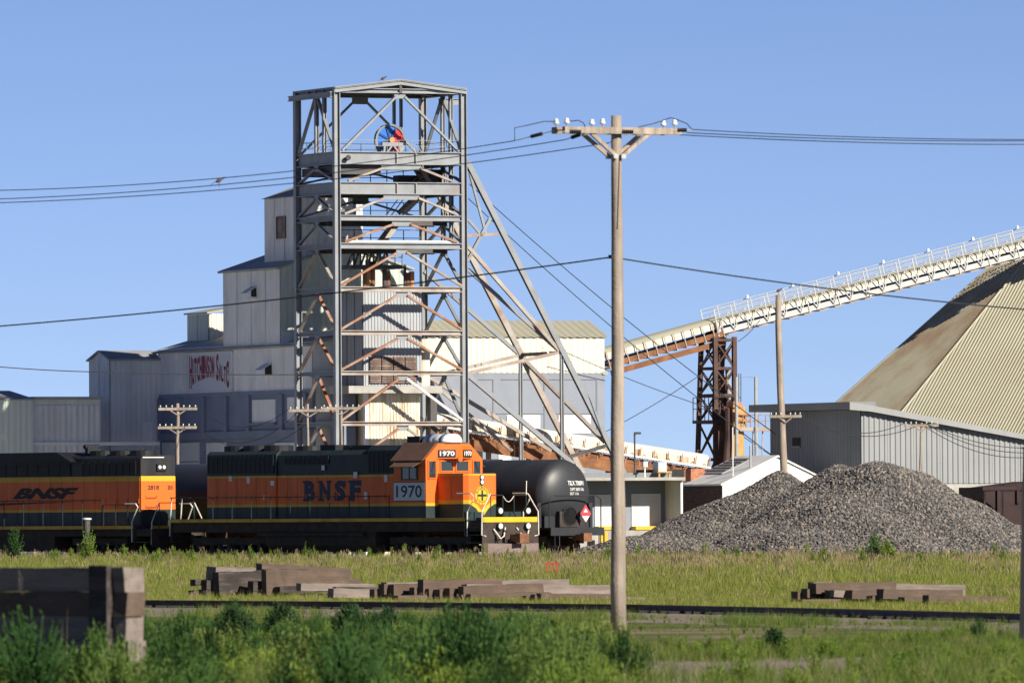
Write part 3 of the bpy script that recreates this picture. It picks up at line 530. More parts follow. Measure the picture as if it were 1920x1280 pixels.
MB().box(TF.onY(743, 330, 3.2).x, TF.onY(800, 330, 3.2).x, 2.9, 3.6, zf(346), zf(323)).build('machinery_housing', SD, hf)
# lower service platform with truss and rusty vent pipes
zp = TF.onY(700, 500, 2.6).z; pa, pb = TF.onY(645, 500, 2.6).x, TF.onY(741, 500, 2.6).x
MB().box(pa, pb, 1.7, 3.6, zp - 0.12, zp + 0.06).build('service_platform', SD, hf)
railing(hf, [(pa, 1.75, zp), (pb, 1.75, zp), (pb, 3.5, zp)], 0.85, 0.9, SW, 0.025)
mb = MB(); n = 6
for k in range(n):
    xa, xb = pa + 2.0 * k / n, pa + 2.0 * (k + 1) / n; mb.beam((xa, 2.2, zp), (xb, 2.2, zp + 0.85), 0.08, 0.08).beam((xb, 2.2, zp), (xb, 2.2, zp + 0.85), 0.07, 0.07)
mb.beam((pa, 2.2, zp + 0.9), (pa + 2.1, 2.2, zp + 0.9), 0.12, 0.12); mb.build('platform_truss', SD, hf)
for k in range(4): MB().beam((pa, 1.8 + 0.5 * k, zp + 0.95 + 0.04 * k), (pb - 0.3 * k, 1.8 + 0.5 * k, zp + 0.95 + 0.04 * k), 0.1, 0.12).build('platform_beam', SW if k % 2 else SR, hf)
# front-plane and rear-plane backstays, traced as members of two vertical planes
def mem(x0, y0, x1, y1, b, w, m, n='backstay', b1=None, kind='i'):
    w *= 0.85; p, q = TF.onY(x0, y0, b), TF.onY(x1, y1, b if b1 is None else b1)
    (MB().ibeam(p, q, w, w, (0, 1, 0)) if kind == 'i' else MB().beam(p, q, w, w, (0, 1, 0))).build(n, m, hf)
BR = DT
def ext(x0, y0, x1, y1, b):                         # carry a leg on down to its footing
    p, q = TF.onY(x0, y0, b), TF.onY(x1, y1, b); d = q - p; return p, p + d * ((0.3 - p.z) / d.z)
for (x0, y0, x1, y1, b) in ((876, 304, 1148, 845, 0.0), (800, 320, 1061, 828, BR)):
    p, q = ext(x0, y0, x1, y1, b); c = MB().ibeam(p, q, 0.25, 0.25, (0, 1, 0), 0.04, 0.04).build('backstay', S if b == 0 else SW, hf)
    MB().box(q.x - 0.6, q.x + 0.6, b - 0.5, b + 0.5, 0, 0.5).build('footing', M['concrete'], c)
mem(881, 325, 911, 439, 0, 0.13, S); mem(876, 442, 934, 439, 0, 0.16, SW); mem(919, 409, 876, 490, 0, 0.16, S)
mem(876, 410, 900, 438, BR, 0.14, S); mem(876, 461, 1048, 657, 0, 0.2, SW); mem(877, 505, 1044, 654, 0.6, 0.18, S)
mem(795, 508, 979, 669, BR, 0.2, S); mem(984, 676, 1134, 828, BR, 0.2, SW, b1=0.2)
mem(800, 707, 979, 665, BR, 0.18, SW); mem(874, 700, 1047, 661, 0, 0.18, SW); mem(979, 665, 1050, 661, BR, 0.18, SD, b1=0)
mem(876, 702, 1075, 870, 0, 0.24, S); mem(806, 708, 1033, 845, BR, 0.2, SW); mem(827, 732, 960, 845, BR, 0.16, SW)
mem(1061, 858, 1138, 835, BR, 0.18, M['wall_white'], b1=0)
for (x, y, b) in ((1053, 662, 0), (976, 668, BR)):
    p = TF.onY(x, y, b); c = col_(p.x, b, 0.3, p.z, 0.16).build('backstay_post', S, hf); MB().box(p.x - 0.4, p.x + 0.4, b - 0.4, b + 0.4, 0, 0.35).build('footing', M['concrete'], c)
mem(1010, 640, 1030, 664, 0.05, 0.07, M['white'], 'pipe', kind='b')
# ================================================================ SHAFT HOUSE inside the headframe
bF = 1.5; s0, s1 = TF.onY(681, 600, bF).x, TF.onY(790, 600, bF).x; zs_t, zs_l = TF.onY(700, 543, bF).z, TF.onY(700, 728, bF).z
sh_ = thing('shaft_house', 'narrow grey corrugated shaft house with brown louvre standing inside the headframe', 'building', (s0, bF, 0), TF)
MB().box(s0, s1, bF, DT - 0.5, zs_l, zs_t).build('wall', M['corr_grey'], sh_)
clad(sh_, 'wall_panel', M['corr_grey'], (s0, bF, 0), XU, YN, s1 - s0, zs_l, zs_t, 1.0, 0.16, 0.035)
clad(sh_, 'side_panel', M['corr_grey'], (s0, DT - 0.5, 0), YN, XN, DT - 0.5 - bF, zs_l, zs_t, 1.0, 0.2, 0.025)
lp, lq = TF.onY(691, 718, bF), TF.onY(779, 668, bF)
lv = MB().box(lp.x, lq.x, bF - 0.1, bF - 0.02, lp.z, lq.z).build('louvre', M['steel_dark'], sh_)
n = 13
for j in range(4):
    for k in range(n):
        z_ = lp.z + (lq.z - lp.z) * (k + 0.5) / n; x0_ = lp.x + (lq.x - lp.x) * j / 4 + 0.03; x1_ = lp.x + (lq.x - lp.x) * (j + 1) / 4 - 0.03
        MB().prism([(x0_, bF - 0.1, z_ + 0.05), (x0_, bF - 0.19, z_ - 0.03 + rnd.uniform(-.015, .015)), (x0_, bF - 0.17, z_ - 0.045), (x0_, bF - 0.09, z_ + 0.03)], (x1_ - x0_, 0, 0)).build('slat', M['louvre'], lv)
cp, cq = TF.onY(651, 737, 0.9), TF.onY(826, 723, 0.9)
MB().box(cp.x, cq.x, 0.7, DT - 0.6, cp.z, cq.z).build('slab', M['concrete'], sh_)
l0, l1 = TF.onY(690, 780, bF), TF.onY(787, 780, bF)
MB().box(l0.x, l1.x, bF + 0.02, DT - 0.6, 0, cp.z).build('lower_wall', M['cream_stain'], sh_)
clad(sh_, 'lower_panel', M['cream_stain'], (l0.x, bF, 0), XU, YN, l1.x - l0.x, 0, cp.z - 0.01, 0.95, 0.16, 0.035)
MB().box(l0.x - 0.16, l0.x, bF - 0.06, bF + 0.2, 0, cp.z).build('corner_post', M['wall_white'], sh_)
MB().box(TF.onY(806, 780, 1.2).x, TF.onY(818, 780, 1.2).x, 1.1, 1.5, 0, cp.z).build('pier', SD, sh_)
MB().box(TF.onY(645, 780, 2.6).x, l0.x - 0.17, 2.6, DT - 0.6, 0, cp.z).build('annex_wall', M['blue_band'], sh_)
MB().box(s1 + 0.02, s1 + 0.55, bF + 0.3, bF + 1.2, zs_l, TF.onY(800, 635, bF).z).build('side_duct', M['cream_stain'], sh_)
for (x, y, r_, m_) in ((690, 487, 0.13, 'orange_rust'), (684, 505, 0.1, 'rust'), (698, 490, 0.12, 'rust'), (721, 500, 0.11, 'steel_dark'), (727, 508, 0.12, 'rust'), (759, 496, 0.07, 'steel_dark'), (764, 511, 0.11, 'rust'), (772, 509, 0.12, 'orange_rust')):
    p = TF.onY(x, y, 2.4); MB().tube([(p.x, 2.4, zs_t - 0.1), (p.x, 2.4, p.z)], r_, 10).build('vent_pipe', M[m_], sh_)
p, q = TF.onY(692, 543, 2.8), TF.onY(702, 503, 2.8); MB().box(p.x, q.x, 2.7, 3.3, p.z - 0.1, q.z).build('riser_duct', M['cream'], sh_)
# ================================================================ CONVEYORS
def gallery(parent, P, Q, w, h, mside, mroof, mframe, rib, floor_m, ribs='rib', cover=True):
    P, Q = Vector(P), Vector(Q); d = (Q - P).normalized(); sd = d.cross(Vector((0, 0, 1))).normalized(); up = sd.cross(d); L = (Q - P).length
    if cover:
        mb = MB()
        for s_ in (-1, 1): mb.beam(P + sd * s_ * w / 2 + up * h * 0.42, Q + sd * s_ * w / 2 + up * h * 0.42, 0.04, h * 0.36, up)
        mb.build('side_sheet', mside, parent); n = 6; pr = [sd * (math.cos(math.pi * k / n) * w / 2 * 1.02) + up * (h * 0.6 + math.sin(math.pi * k / n) * h * 0.34) for k in range(n + 1)]
        mb = MB(); mb.add([P + v for v in pr] + [Q + v for v in pr], [(k, k + 1, n + 2 + k, n + 1 + k) for k in range(n)]); mb.build('cover', mroof, parent, True)
    mb = MB()
    for s_ in (-1, 1): mb.beam(P + sd * s_ * (w / 2 + 0.05) - up * 0.1, Q + sd * s_ * (w / 2 + 0.05) - up * 0.1, 0.12, 0.26, up)
    mb.build('stringer', floor_m, parent); MB().beam(P - up * 0.02, Q - up * 0.02, w, 0.06, up).build('belt_floor', M['steel_dark'], parent)
    n = int(L / rib)
    for k in range(n + 1):
        c = P + d * (L * k / n); mb = MB()
        for s_ in (-1, 1): mb.beam(c + sd * s_ * (w / 2 + 0.13) - up * 0.28, c + sd * s_ * (w / 2 + 0.13) + up * h * 0.72, 0.035, 0.045, d)
        mb.beam(c + sd * (w / 2 + 0.2) - up * 0.25, c - sd * (w / 2 + 0.2) - up * 0.25, 0.07, 0.08, up); mb.build(ribs, mframe, parent)
    return P, Q, d, sd, up, L
# lower covered conveyor running down to the right in front of the conveyor house
lc = thing('lower_conveyor', 'cream covered belt conveyor with rusty underside sloping down behind the tank car', 'conveyor', (WT, 6.2, 0), TF)
P = TF.onY(795, 802, 6.2); Q = TF.onY(1318, 882, 6.2); G = gallery(lc, P, Q, 1.1, 0.85, M['cream_stain'], M['cream'], M['orange_rust'], 0.72, M['rust'])
P, Q, d, sd, up, L = G
MB().tube([P + sd * 0.85 + up * 0.12, Q + sd * 0.85 + up * 0.12], 0.06, 8).build('pipe', M['white'], lc)
MB().beam(P + sd * 0.72 - up * 0.5, Q + sd * 0.72 - up * 0.5, 0.1, 0.5, up).build('lower_girder', M['rust'], lc)
mb = MB(); nz = 46
for k in range(nz): c0 = P + d * (L * k / nz); c1 = P + d * (L * (k + 1) / nz); mb.beam(c0 + sd * 0.8 + up * (0.3 if k % 2 else -0.1), c1 + sd * 0.8 + up * (-0.1 if k % 2 else 0.3), 0.035, 0.035)
mb.build('lattice', M['steel_rusty'], lc)
for k in range(7): c = P + d * (L * (k + 0.6) / 7); MB().ibeam((c.x, 6.2, 0), (c.x, 6.2, c.z - 0.3), 0.2, 0.2, (0, 1, 0)).build('support_post', M['steel_warm'], lc)
# upper conveyor from the conveyor house up to the dome
uc = thing('upper_conveyor', 'long inclined truss conveyor with white handrails rising to the storage dome', 'conveyor', (e1, B_H + 1.5, 0), TF)
P = TF.onY(1131, 681, B_H + 1.5); K = TF.onY(1345, 622, B_H + 1.5); Ap = TF.I @ Vector((DCx, DCy, 0)); E_ = TF.onY(2010, 446, B_H + 1.5)
gallery(uc, P, K, 1.2, 0.8, M['cream_stain'], M['roof_cream'], M['steel_warm'], 0.5, M['rust'])
dd = (K - P).normalized(); uu = Vector((-dd.z, 0, dd.x))
MB().beam(P - uu * 0.5 + Vector((0, -0.66, 0)), K - uu * 0.5 + Vector((0, -0.66, 0)), 0.1, 0.26, uu).build('lower_girder', M['rust'], uc)
K2 = K + Vector((-0.3, 0, 0.05)); G = gallery(uc, K2, E_, 1.1, 0.62, M['cream'], M['roof_cream'], M['galv'], 1.6, M['galv'])
P2, Q2, d, sd, up, L = G
nz = 44
for s_ in (-1, 1):
    mb = MB()
    for k in range(nz): c0 = P2 + d * (L * k / nz); c1 = P2 + d * (L * (k + 1) / nz); mb.beam(c0 + sd * s_ * 0.72 + up * (0.62 if k % 2 else -0.15), c1 + sd * s_ * 0.72 + up * (-0.15 if k % 2 else 0.62), 0.04, 0.04)
    mb.build('lattice', M['galv'], uc)
for s_ in (-1, 1):
    for hh in (0.62, 0.84, 1.04): MB().tube([P2 + sd * s_ * 0.78 + up * hh, Q2 + sd * s_ * 0.78 + up * hh], 0.022, 6).build('handrail', M['galv'], uc)
    for k in range(23): c = P2 + d * (L * k / 22) + sd * s_ * 0.78; MB().beam(c, c + up * 1.05, 0.04, 0.05).build('stanchion', M['galv'], uc)
for k in range(1, 8):
    c = P2 + d * (L * k / 8) - sd * 0.6 + up * 1.12; MB().lathe(c - Vector((0, 0, 0.06)), (0, 0, 1), [(0, 0.09), (0.12, 0.07), (0.16, 0.02)], 8).build('lamp', M['white'], uc)
for k in range(24):
    c = P2 + d * (L * (k + 0.5) / 24); MB().prism([c + sd * 0.95 - up * 0.32, c - sd * 0.95 - up * 0.32, c - sd * 0.95 - up * 0.27, c + sd * 0.95 - up * 0.27], d * 0.5).build('bracket', M['steel_warm'], uc)
# trestle under the bend
bT0 = B_H + 0.6; tc_ = TF.onY(1359, 700, bT0); hwT = (TF.onY(1377, 700, bT0).x - TF.onY(1341, 700, bT0).x) / 2; ztop = TF.onY(1346, 632, B_H + 1.5).z
tr = thing('conveyor_trestle', 'red brown lattice steel trestle tower carrying the upper conveyor', 'trestle', (tc_.x, B_H + 1.5, 0), TF)
hw = lambda z: hwT; hd = lambda z: 1.6 + (ztop - z) * 0.09
cn = lambda sx, sy, z: Vector((tc_.x + sx * hw(z), bT0 + (sy + 1) / 2 * hd(z), z))
for sx in (-1, 1):
    for sy in (-1, 1): MB().ibeam(cn(sx, sy, 0), cn(sx, sy, ztop), 0.2, 0.2, (0, 1, 0), 0.04, 0.05).build('leg', M['trestle'], tr)
lvz = [0.6, 2.6, 4.6, 6.4, 7.7, 9.0, ztop - 0.15]
for za, zb in zip(lvz, lvz[1:]):
    for (c0, c1) in (((-1, -1), (1, -1)), ((-1, 1), (1, 1)), ((-1, -1), (-1, 1)), ((1, -1), (1, 1))):
        mb = MB(); mb.beam(cn(*c0, zb), cn(*c1, zb), 0.12, 0.14); mb.build('strut', M['trestle'], tr)
        MB().beam(cn(*c0, za), cn(*c1, zb), 0.07, 0.07).beam(cn(*c1, za), cn(*c0, zb), 0.07, 0.07).build('cross_brace', M['trestle'], tr)
MB().box(tc_.x - 0.75, tc_.x + 0.75, B_H + 0.4, B_H + 2.8, 6.35, 6.5).build('platform', M['trestle'], tr)
railing(tr, [(tc_.x - 0.75, B_H + 2.7, 6.5), (tc_.x - 0.75, B_H + 0.4, 6.5), (tc_.x + 0.75, B_H + 0.4, 6.5), (tc_.x + 0.75, B_H + 2.8, 6.5)], 1.1, 0.5, M['trestle'], 0.025)
MB().tube([(tc_.x + 0.25, B_H + 1.5, ztop + 0.1), (tc_.x + 0.1, B_H + 1.5, 8.6), (tc_.x + 0.45, B_H + 1.5, 7.2), (tc_.x + 0.2, B_H + 1.5, 3.6), (tc_.x - 0.1, B_H + 1.5, 0.5)], 0.24, 10).build('chute', M['trestle'], tr)
MB().tube([(tc_.x + 0.5, B_H + 1.4, 9.0), (tc_.x + 0.62, B_H + 1.4, 6.6)], 0.12, 8).build('duct', M['galv'], tr)
# bucket hopper and dust collector beside the trestle, with pipe frame and catwalk
bD = B_H - 0.8; hp = TF.onY(1385, 800, bD)
dc = thing('dust_collector', 'ochre vertical dust collector vessel with catwalk and tall pipe frame beside trestle', 'dust collector', (hp.x, bD, 0), TF)
f = lambda px, py: TF.onY(px, py, bD)
zz = lambda py: f(1385, py).z
MB().lathe((hp.x, bD + 0.4, 0), (0, 0, 1), [(0, 0.42), (zz(805), 0.42), (zz(803), 0.50), (zz(772), 0.50), (zz(760), 0.2)], 18).build('vessel', M['ochre'], dc, False)
MB().tube([(f(1370, 800).x, bD + 0.2, zz(765)), (f(1370, 800).x, bD + 0.2, zz(815)), (f(1352, 850).x, bD + 0.2, 0.4)], 0.2, 10).build('chute', M['trestle'], dc)
MB().lathe((f(1398, 800).x, bD + 0.3, zz(806)), (0, 0, 1), [(0, 0.16), (1.0, 0.16), (1.15, 0.05)], 10).build('filter_drum', M['ochre'], dc)
MB().box(f(1372, 757).x, f(1391, 757).x, bD, bD + 0.6, zz(764), zz(753)).build('motor_housing', M['orange_rust'], dc)
mb = MB(); mb.tube([(f(1376, 850).x, bD - 0.3, 0), (f(1376, 707).x, bD - 0.3, zz(707)), (f(1412, 707).x, bD - 0.3, zz(707)), (f(1413, 850).x, bD - 0.3, 0)], 0.085, 8); mb.build('pipe_frame', M['galv'], dc)
MB().box(f(1376, 804).x, f(1446, 804).x, bD - 0.25, bD + 0.5, zz(808), zz(801)).build('catwalk', M['steel_warm'], dc)
railing(dc, [(f(1376, 801).x, bD - 0.22, zz(801)), (f(1446, 801).x, bD - 0.22, zz(801))], 0.6, 0.42, M['steel_rusty'], 0.025)
for px in (1386, 1390, 1394): MB().beam((f(px, 757).x, bD + 0.3, zz(757)), (f(px, 700).x, bD + 0.3, zz(700)), 0.03, 0.03).build('ladder_rail', M['trestle'], dc)
for px in (1412, 1430): MB().beam((f(px, 805).x, bD, zz(805)), (f(px - 4, 860).x, bD, 0), 0.05, 0.05).build('strut', M['steel_warm'], dc)
for py in (785, 775): MB().tube([(f(1372, py).x, bD - 0.15, zz(py)), (f(1404, py + 4).x, bD - 0.15, zz(py + 4))], 0.06, 8).build('pipe', M['orange_rust'], dc)
# ================================================================ DOCK and small brick building
cD = at(1100, 1000, 428); DF = Frame(Vector((cD.x, cD.y, 0)), R(23.0))
bw = 1.8; f = lambda px, py, b=bw: DF.onY(px, py, b)
xw0 = f(1040, 950).x; xw = f(1247, 950).x; xe = DF.onY(1279, 950, 0).x; zr_ = DF.onY(1278, 900, 0).z; zrt = DF.onY(1278, 881, 0).z
dk = thing('loading_dock', 'flat roofed loading dock with white roller doors and yellow dock edges', 'building', (xw0, 0, 0), DF)
MB().box(xw0, xw, bw, bw + 5, 0, zr_).build('back_wall', M['blue_light'], dk)
MB().box(xw, xe, 0.0, bw + 5, 0, zr_).build('wing_wall', M['wall_grey'], dk)
MB().box(xe - 0.08, xe + 0.02, -0.03, 0.05, 0, zr_).build('wing_edge', M['white'], dk)
MB().box(xw0 - 1, xe + 0.05, -0.25, bw + 5, zr_, zr_ + 0.14).build('canopy_edge', M['concrete'], dk)
MB().box(xw0 - 1, xe - 0.1, bw - 0.9, bw + 5, zr_ + 0.14, zrt - 0.1).build('parapet', M['shed_dark'], dk)
for (x0, x1, y0) in ((1115, 1158, 927), (1184, 1238, 925)):
    a_, b_ = f(x0, 1010), f(x1, y0)
    dr = MB().box(a_.x, b_.x, bw - 0.05, bw + 0.02, f(x0, 986).z, b_.z).build('roller_door', M['white'], dk)
    for k in range(1, 4): MB().box(a_.x, b_.x, bw - 0.058, bw - 0.04, b_.z - k * 0.36, b_.z - k * 0.36 + 0.012).build('door_joint', M['wall_grey'], dr)
    MB().box(a_.x - 0.02, b_.x + 0.02, bw - 0.55, bw, f(x0, 993).z, f(x0, 986).z).build('dock_edge', M['yellow'], dk)
MB().box(xw0, xw, bw - 0.5, bw, 0, f(1200, 993).z - 0.01).build('dock_platform', M['concrete'], dk)
for px in (1128, 1135): MB().box(DF.onY(px, 990, 0.6).x - 0.07, DF.onY(px, 990, 0.6).x + 0.07, 0.5, 0.65, 0, 1.2).build('bollard', M['yellow'], dk)
a_, b_ = DF.onY(1206, 899, 1.6), DF.onY(1274, 880, 1.6)
MB().box(a_.x, b_.x, 1.1, 2.4, zr_ + 0.14, b_.z).build('roof_curb', M['black'], dk)
u0, u1 = DF.onY(1233, 897, 0.6), DF.onY(1248, 866, 0.6)
un = MB().box(u0.x, u1.x, 0.5, 1.1, DF.onY(1233, 884, .6).z, u1.z).build('roof_unit', M['wall_grey'], dk)
mb = MB(); mb.box(u0.x - 0.1, u1.x + 0.2, 0.35, 1.05, DF.onY(1233, 886, .6).z, DF.onY(1233, 883, .6).z)
for xx in (u0.x, u1.x + 0.1): mb.box(xx - 0.04, xx + 0.04, 0.4, 0.5, zr_ + 0.14, DF.onY(1233, 884, .6).z)
mb.build('timber_stand', M['ochre'], un)
q = DF.onY(1209, 873, 0.4); mb = MB(); mb.box(q.x - 0.1, q.x + 0.1, 0.3, 0.5, q.z - 0.05, q.z + 0.2).beam((q.x, 0.4, zr_ + 0.1), (q.x, 0.4, q.z), 0.05, 0.05); mb.build('flood_lamp', M['white'], dk)
cB = at(1355, 960, 437); BF = Frame(Vector((cB.x, cB.y, 0)), R(23.0))
zE_ = BF.onY(1355, 908, 0).z; bB = BF.onX(1280, 930, 0).y; wB = BF.onY(1560, 930, 0).x; zP = BF.onY(1457, 857, 0).z
bk = thing('small_brick_building', 'small dark brick building with white gable end and pale weathered roof', 'building', (0, 0, 0), BF)
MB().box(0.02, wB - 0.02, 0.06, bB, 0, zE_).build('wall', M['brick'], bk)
MB().prism([(0, 0, 0), (wB, 0, 0), (wB, 0, zE_), (wB / 2, 0, zP), (0, 0, zE_)], (0, 0.06, 0)).build('gable_wall', M['white'], bk)
# courses of brick on the shaded side wall
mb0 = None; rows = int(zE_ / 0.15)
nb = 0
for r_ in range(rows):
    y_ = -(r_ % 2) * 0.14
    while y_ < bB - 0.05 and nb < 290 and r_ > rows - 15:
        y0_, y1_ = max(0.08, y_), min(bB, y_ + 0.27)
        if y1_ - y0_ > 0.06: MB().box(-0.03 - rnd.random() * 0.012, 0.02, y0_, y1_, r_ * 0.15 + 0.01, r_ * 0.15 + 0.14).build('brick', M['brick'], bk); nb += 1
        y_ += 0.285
for sg_ in (0, 1):
    xo = -0.12 if sg_ == 0 else wB + 0.12
    MB().prism([(xo, -0.1, zE_ - 0.05), (wB / 2, -0.1, zP + 0.02), (wB / 2, -0.1, zP + 0.1), (xo, -0.1, zE_ + 0.03)], (0, bB + 0.2, 0)).build('roof', mat('pale_roofing', (0.78, 0.77, 0.74), 0.8, 0, 0.1, 1.5, (0.55, 0.53, 0.5), 0.6, (1, 1, 1), 0.55), bk)
p_ = BF.onY(1330, 872, bB * 0.8)
sk = MB().prism([(wB * 0.16, bB * 0.45, 0), (wB * 0.44, bB * 0.45, 0), (wB * 0.44, bB * 0.95, 0), (wB * 0.16, bB * 0.95, 0)], (0, 0, 0.05))
sk.v = [(x, y, z + zE_ + (zP - zE_) * x / (wB / 2) + 0.09) for (x, y, z) in sk.v]; sk = sk.build('skylight_patch', M['shed_grey'], bk)
for k in range(5):
    t = 0.2 + 0.05 * k; mb = MB().prism([(wB * t, bB * 0.47, 0), (wB * t + 0.05, bB * 0.47, 0), (wB * t + 0.05, bB * 0.93, 0), (wB * t, bB * 0.93, 0)], (0, 0, 0.04))
    mb.v = [(x, y, z + zE_ + (zP - zE_) * x / (wB / 2) + 0.14) for (x, y, z) in mb.v]; mb.build('slat', M['louvre'], sk)
MB().box(0.2, 0.9, bB - 0.5, bB + 0.1, zE_ - 0.2, zE_ + 0.75).build('chimney', M['brick_red'], bk)
MB().tube([(wB * 0.28, 0.3, zE_ + 0.6), (wB * 0.28, 0.3, zE_ + 1.75)], 0.05, 8).build('vent_pipe', M['galv'], bk)
MB().tube([(wB * 0.12, 0.3, zE_ + 0.2), (wB * 0.12, 0.3, zE_ + 2.6)], 0.03, 6).build('flue_pipe', M['wall_grey'], bk)
# ================================================================ RAILWAY: locomotives on one track, tank cars on the next
RZ = 0.15; HD = R(-49.8)
c_ = at(852, 960, 395.0); LF = Frame(Vector((c_.x, c_.y, RZ)), HD)
c_ = at(1052, 960, 397.8); KF = Frame(Vector((c_.x, c_.y, RZ)), HD)
for (F_, nm) in ((LF, 'locomotive_track'), (KF, 'tank_car_track')):
    t = thing(nm, None, None, (0, 0, -RZ), F_); t['kind'] = 'structure'
    for y_ in (-0.75, 0.75): MB().beam((-70, y_, -0.075), (60, y_, -0.075), 0.075, 0.15).build('rail', M['railsteel'], t)
    MB().prism([(-70, -1.7, -RZ + 0.004), (-70, -1.35, -0.16 + 0.03), (-70, 1.35, -0.16 + 0.03), (-70, 1.7, -RZ + 0.004)], (130, 0, 0)).build('ballast', M['gravel'], t)
ORG_, YEL, GRN = (0.82, 0.15, 0.016), (0.72, 0.40, 0.02), (0.016, 0.030, 0.034)
LIV = bands('orange_green_livery', [(0, GRN), (2.20, YEL), (2.32, ORG_), (3.40, YEL), (3.50, GRN)], dirt=0.2)
LIVN = bands('nose_livery', [(0, GRN), (2.26, YEL), (2.42, ORG_), (3.44, YEL)], dirt=0.06)
LIVC = bands('cab_livery', [(0, GRN), (2.20, YEL), (2.32, ORG_)], dirt=0.1)
LIV2 = bands('orange_black_livery', [(0, GRN), (2.03, YEL), (2.14, ORG_), (3.34, YEL), (3.54, (0.014, 0.016, 0.02))], dirt=0.15)
SILL = bands('sill_livery', [(0, (0.02, 0.02, 0.022)), (1.57, YEL)], dirt=0.45); SILL2 = bands('low_sill_livery', [(0, (0.02, 0.02, 0.022)), (1.30, YEL)], dirt=0.45)
def truck(parent, X, axles, wb, name='truck'):
    fr = MB()
    for s_ in (-1, 1):
        y_ = s_ * 1.02; fr.box(X - wb / 2 - 0.55, X + wb / 2 + 0.55, y_ - 0.12, y_ + 0.12, 0.62, 0.92)
        for k in range(axles):
            x_ = X - wb / 2 + wb * k / (axles - 1); fr.box(x_ - 0.22, x_ + 0.22, y_ - 0.14, y_ + 0.14, 0.3, 0.68)
            fr.lathe((x_, y_ + s_ * 0.12, 0.5), (0, s_, 0), [(0, 0.17), (0.14, 0.15)], 10)
        for k in range(axles - 1):
            x_ = X - wb / 2 + wb * (k + 0.5) / (axles - 1)
            for q in (-0.25, 0.25): fr.lathe((x_ + q, y_ + s_ * 0.1, 0.42), (0, 0, 1), [(0, 0.11), (0.22, 0.11)], 8)
            fr.box(x_ - 0.5, x_ + 0.5, y_ - 0.1, y_ + 0.1, 0.3, 0.42)
    fr.box(X - 0.3, X + 0.3, -1.0, 1.0, 0.5, 0.85); t = fr.build(name, M['under'], parent)
    for k in range(axles):
        x_ = X - wb / 2 + wb * k / (axles - 1)
        for s_ in (-1, 1): MB().lathe((x_, s_ * 0.72, 0.5), (0, s_, 0), [(-0.06, 0.53), (-0.02, 0.5), (0.08, 0.49), (0.08, 0.4), (0.03, 0.36), (0.03, 0.16), (0.1, 0.14)], 24).build('wheel', M['wheel'], t)
        MB().tube([(x_, -0.7, 0.5), (x_, 0.7, 0.5)], 0.08, 8).build('axle', M['wheel'], t)
def profile(poly, x0, x1): return MB().prism([(x0, y, z) for (y, z) in poly], (x1 - x0, 0, 0))
def hood(h, zt, zb, ch=0.22, cz=0.2): return [(-h, zb), (h, zb), (h, zt - cz), (h - ch, zt), (-h + ch, zt), (-h, zt - cz)]
def side_doors(parent, m, xs, y, z0, z1):
    for a, b in zip(xs, xs[1:]):
        d = MB().box(a + 0.012, b - 0.012, y - 0.018, y + 0.01, z0, z1).build('hood_door', m, parent)
        MB().box(b - 0.1, b - 0.05, y - 0.04, y - 0.015, (z0 + z1) / 2 - 0.1, (z0 + z1) / 2 + 0.1).build('handle', m, d)
def rail_run(parent, y, x0, x1, zb, zt, n, m=None, r=0.022):
    MB().tube([(x0, y, zt), (x1, y, zt)], r, 6).build('handrail', m or M['dgreen'], parent)
    for k in range(n): x = x0 + (x1 - x0) * k / (n - 1); MB().tube([(x, y, zb), (x, y, zt)], r, 6).build('stanchion', m or M['dgreen'], parent)
def slab_letters(parent, s, x0, y, z0, w, h, m, nrm=-1):
    """bold slab-serif lettering on the side facing -y"""
    n = len(s); cw = w / n; mb = MB(); yy = y
    for i, ch in enumerate(s):
        xa = x0 + cw * i + cw * 0.07; ww = cw * 0.86
        text(mb, ch, (xa + ww * 0.08, yy, z0), XU, (0, 0, 1), ww * 0.84, h, bold=0.06)
        t = h * 0.13
        def r(a, b, c, d): mb.add([(xa + ww*a, yy - 0.002, z0 + h*c), (xa + ww*b, yy - 0.002, z0 + h*c), (xa + ww*b, yy - 0.002, z0 + h*d), (xa + ww*a, yy - 0.002, z0 + h*d)], [(0, 1, 2, 3)])
        if ch in 'BNF': r(-0.02, 0.42, 0, 0.12); r(-0.02, 0.3, 0.88, 1.0)
        if ch == 'N': r(0.62, 1.02, 0.88, 1.0)
        if ch == 'F': r(0.86, 0.97, 0.72, 1.0)
        if ch == 'S': r(0.82, 0.93, 0.68, 0.98); r(0.07, 0.18, 0.02, 0.32)
    return mb.build('lettering', m, parent)
# ---------------------------------------------------------------- locomotive 1970
L1 = thing('road_locomotive', 'orange and dark green diesel locomotive numbered 1970 with low nose and brown cab roof', 'locomotive', (-6.7, 0, 0), LF)
MB().box(-17.0, 3.5, -1.45, 1.45, 1.15, 1.60).build('frame', M['under'], L1)
wk = MB().box(-17.0, 2.5, -1.54, 1.54, 1.57, 1.71).build('walkway', SILL, L1)
MB().box(2.5, 3.5, -0.95, 0.95, 1.57, 1.71).build('front_platform', M['steel_dark'], L1)
MB().box(3.48, 3.56, -1.45, 1.45, 1.52, 1.73).build('end_beam', M['yellow'], L1)
hd = profile(hood(0.95, 4.55, 1.70), -10.4, -4.4).build('long_hood', LIV, L1)
rh = profile(hood(1.0, 4.55, 1.70, 0.16, 0.14), -15.1, -10.42).build('radiator_hood', LIV, L1)
bh = profile(hood(0.99, 4.72, 1.70, 0.2, 0.2), -4.38, -2.08).build('blower_hood', LIV, L1)
xs = [-10.4 + 6.0 * k / 9 for k in range(10)]; side_doors(L1, LIV, xs, -0.95, 1.75, 3.52)
xs = [-15.05 + 4.6 * k / 7 for k in range(8)]; side_doors(L1, LIV, xs, -1.0, 1.75, 3.42)
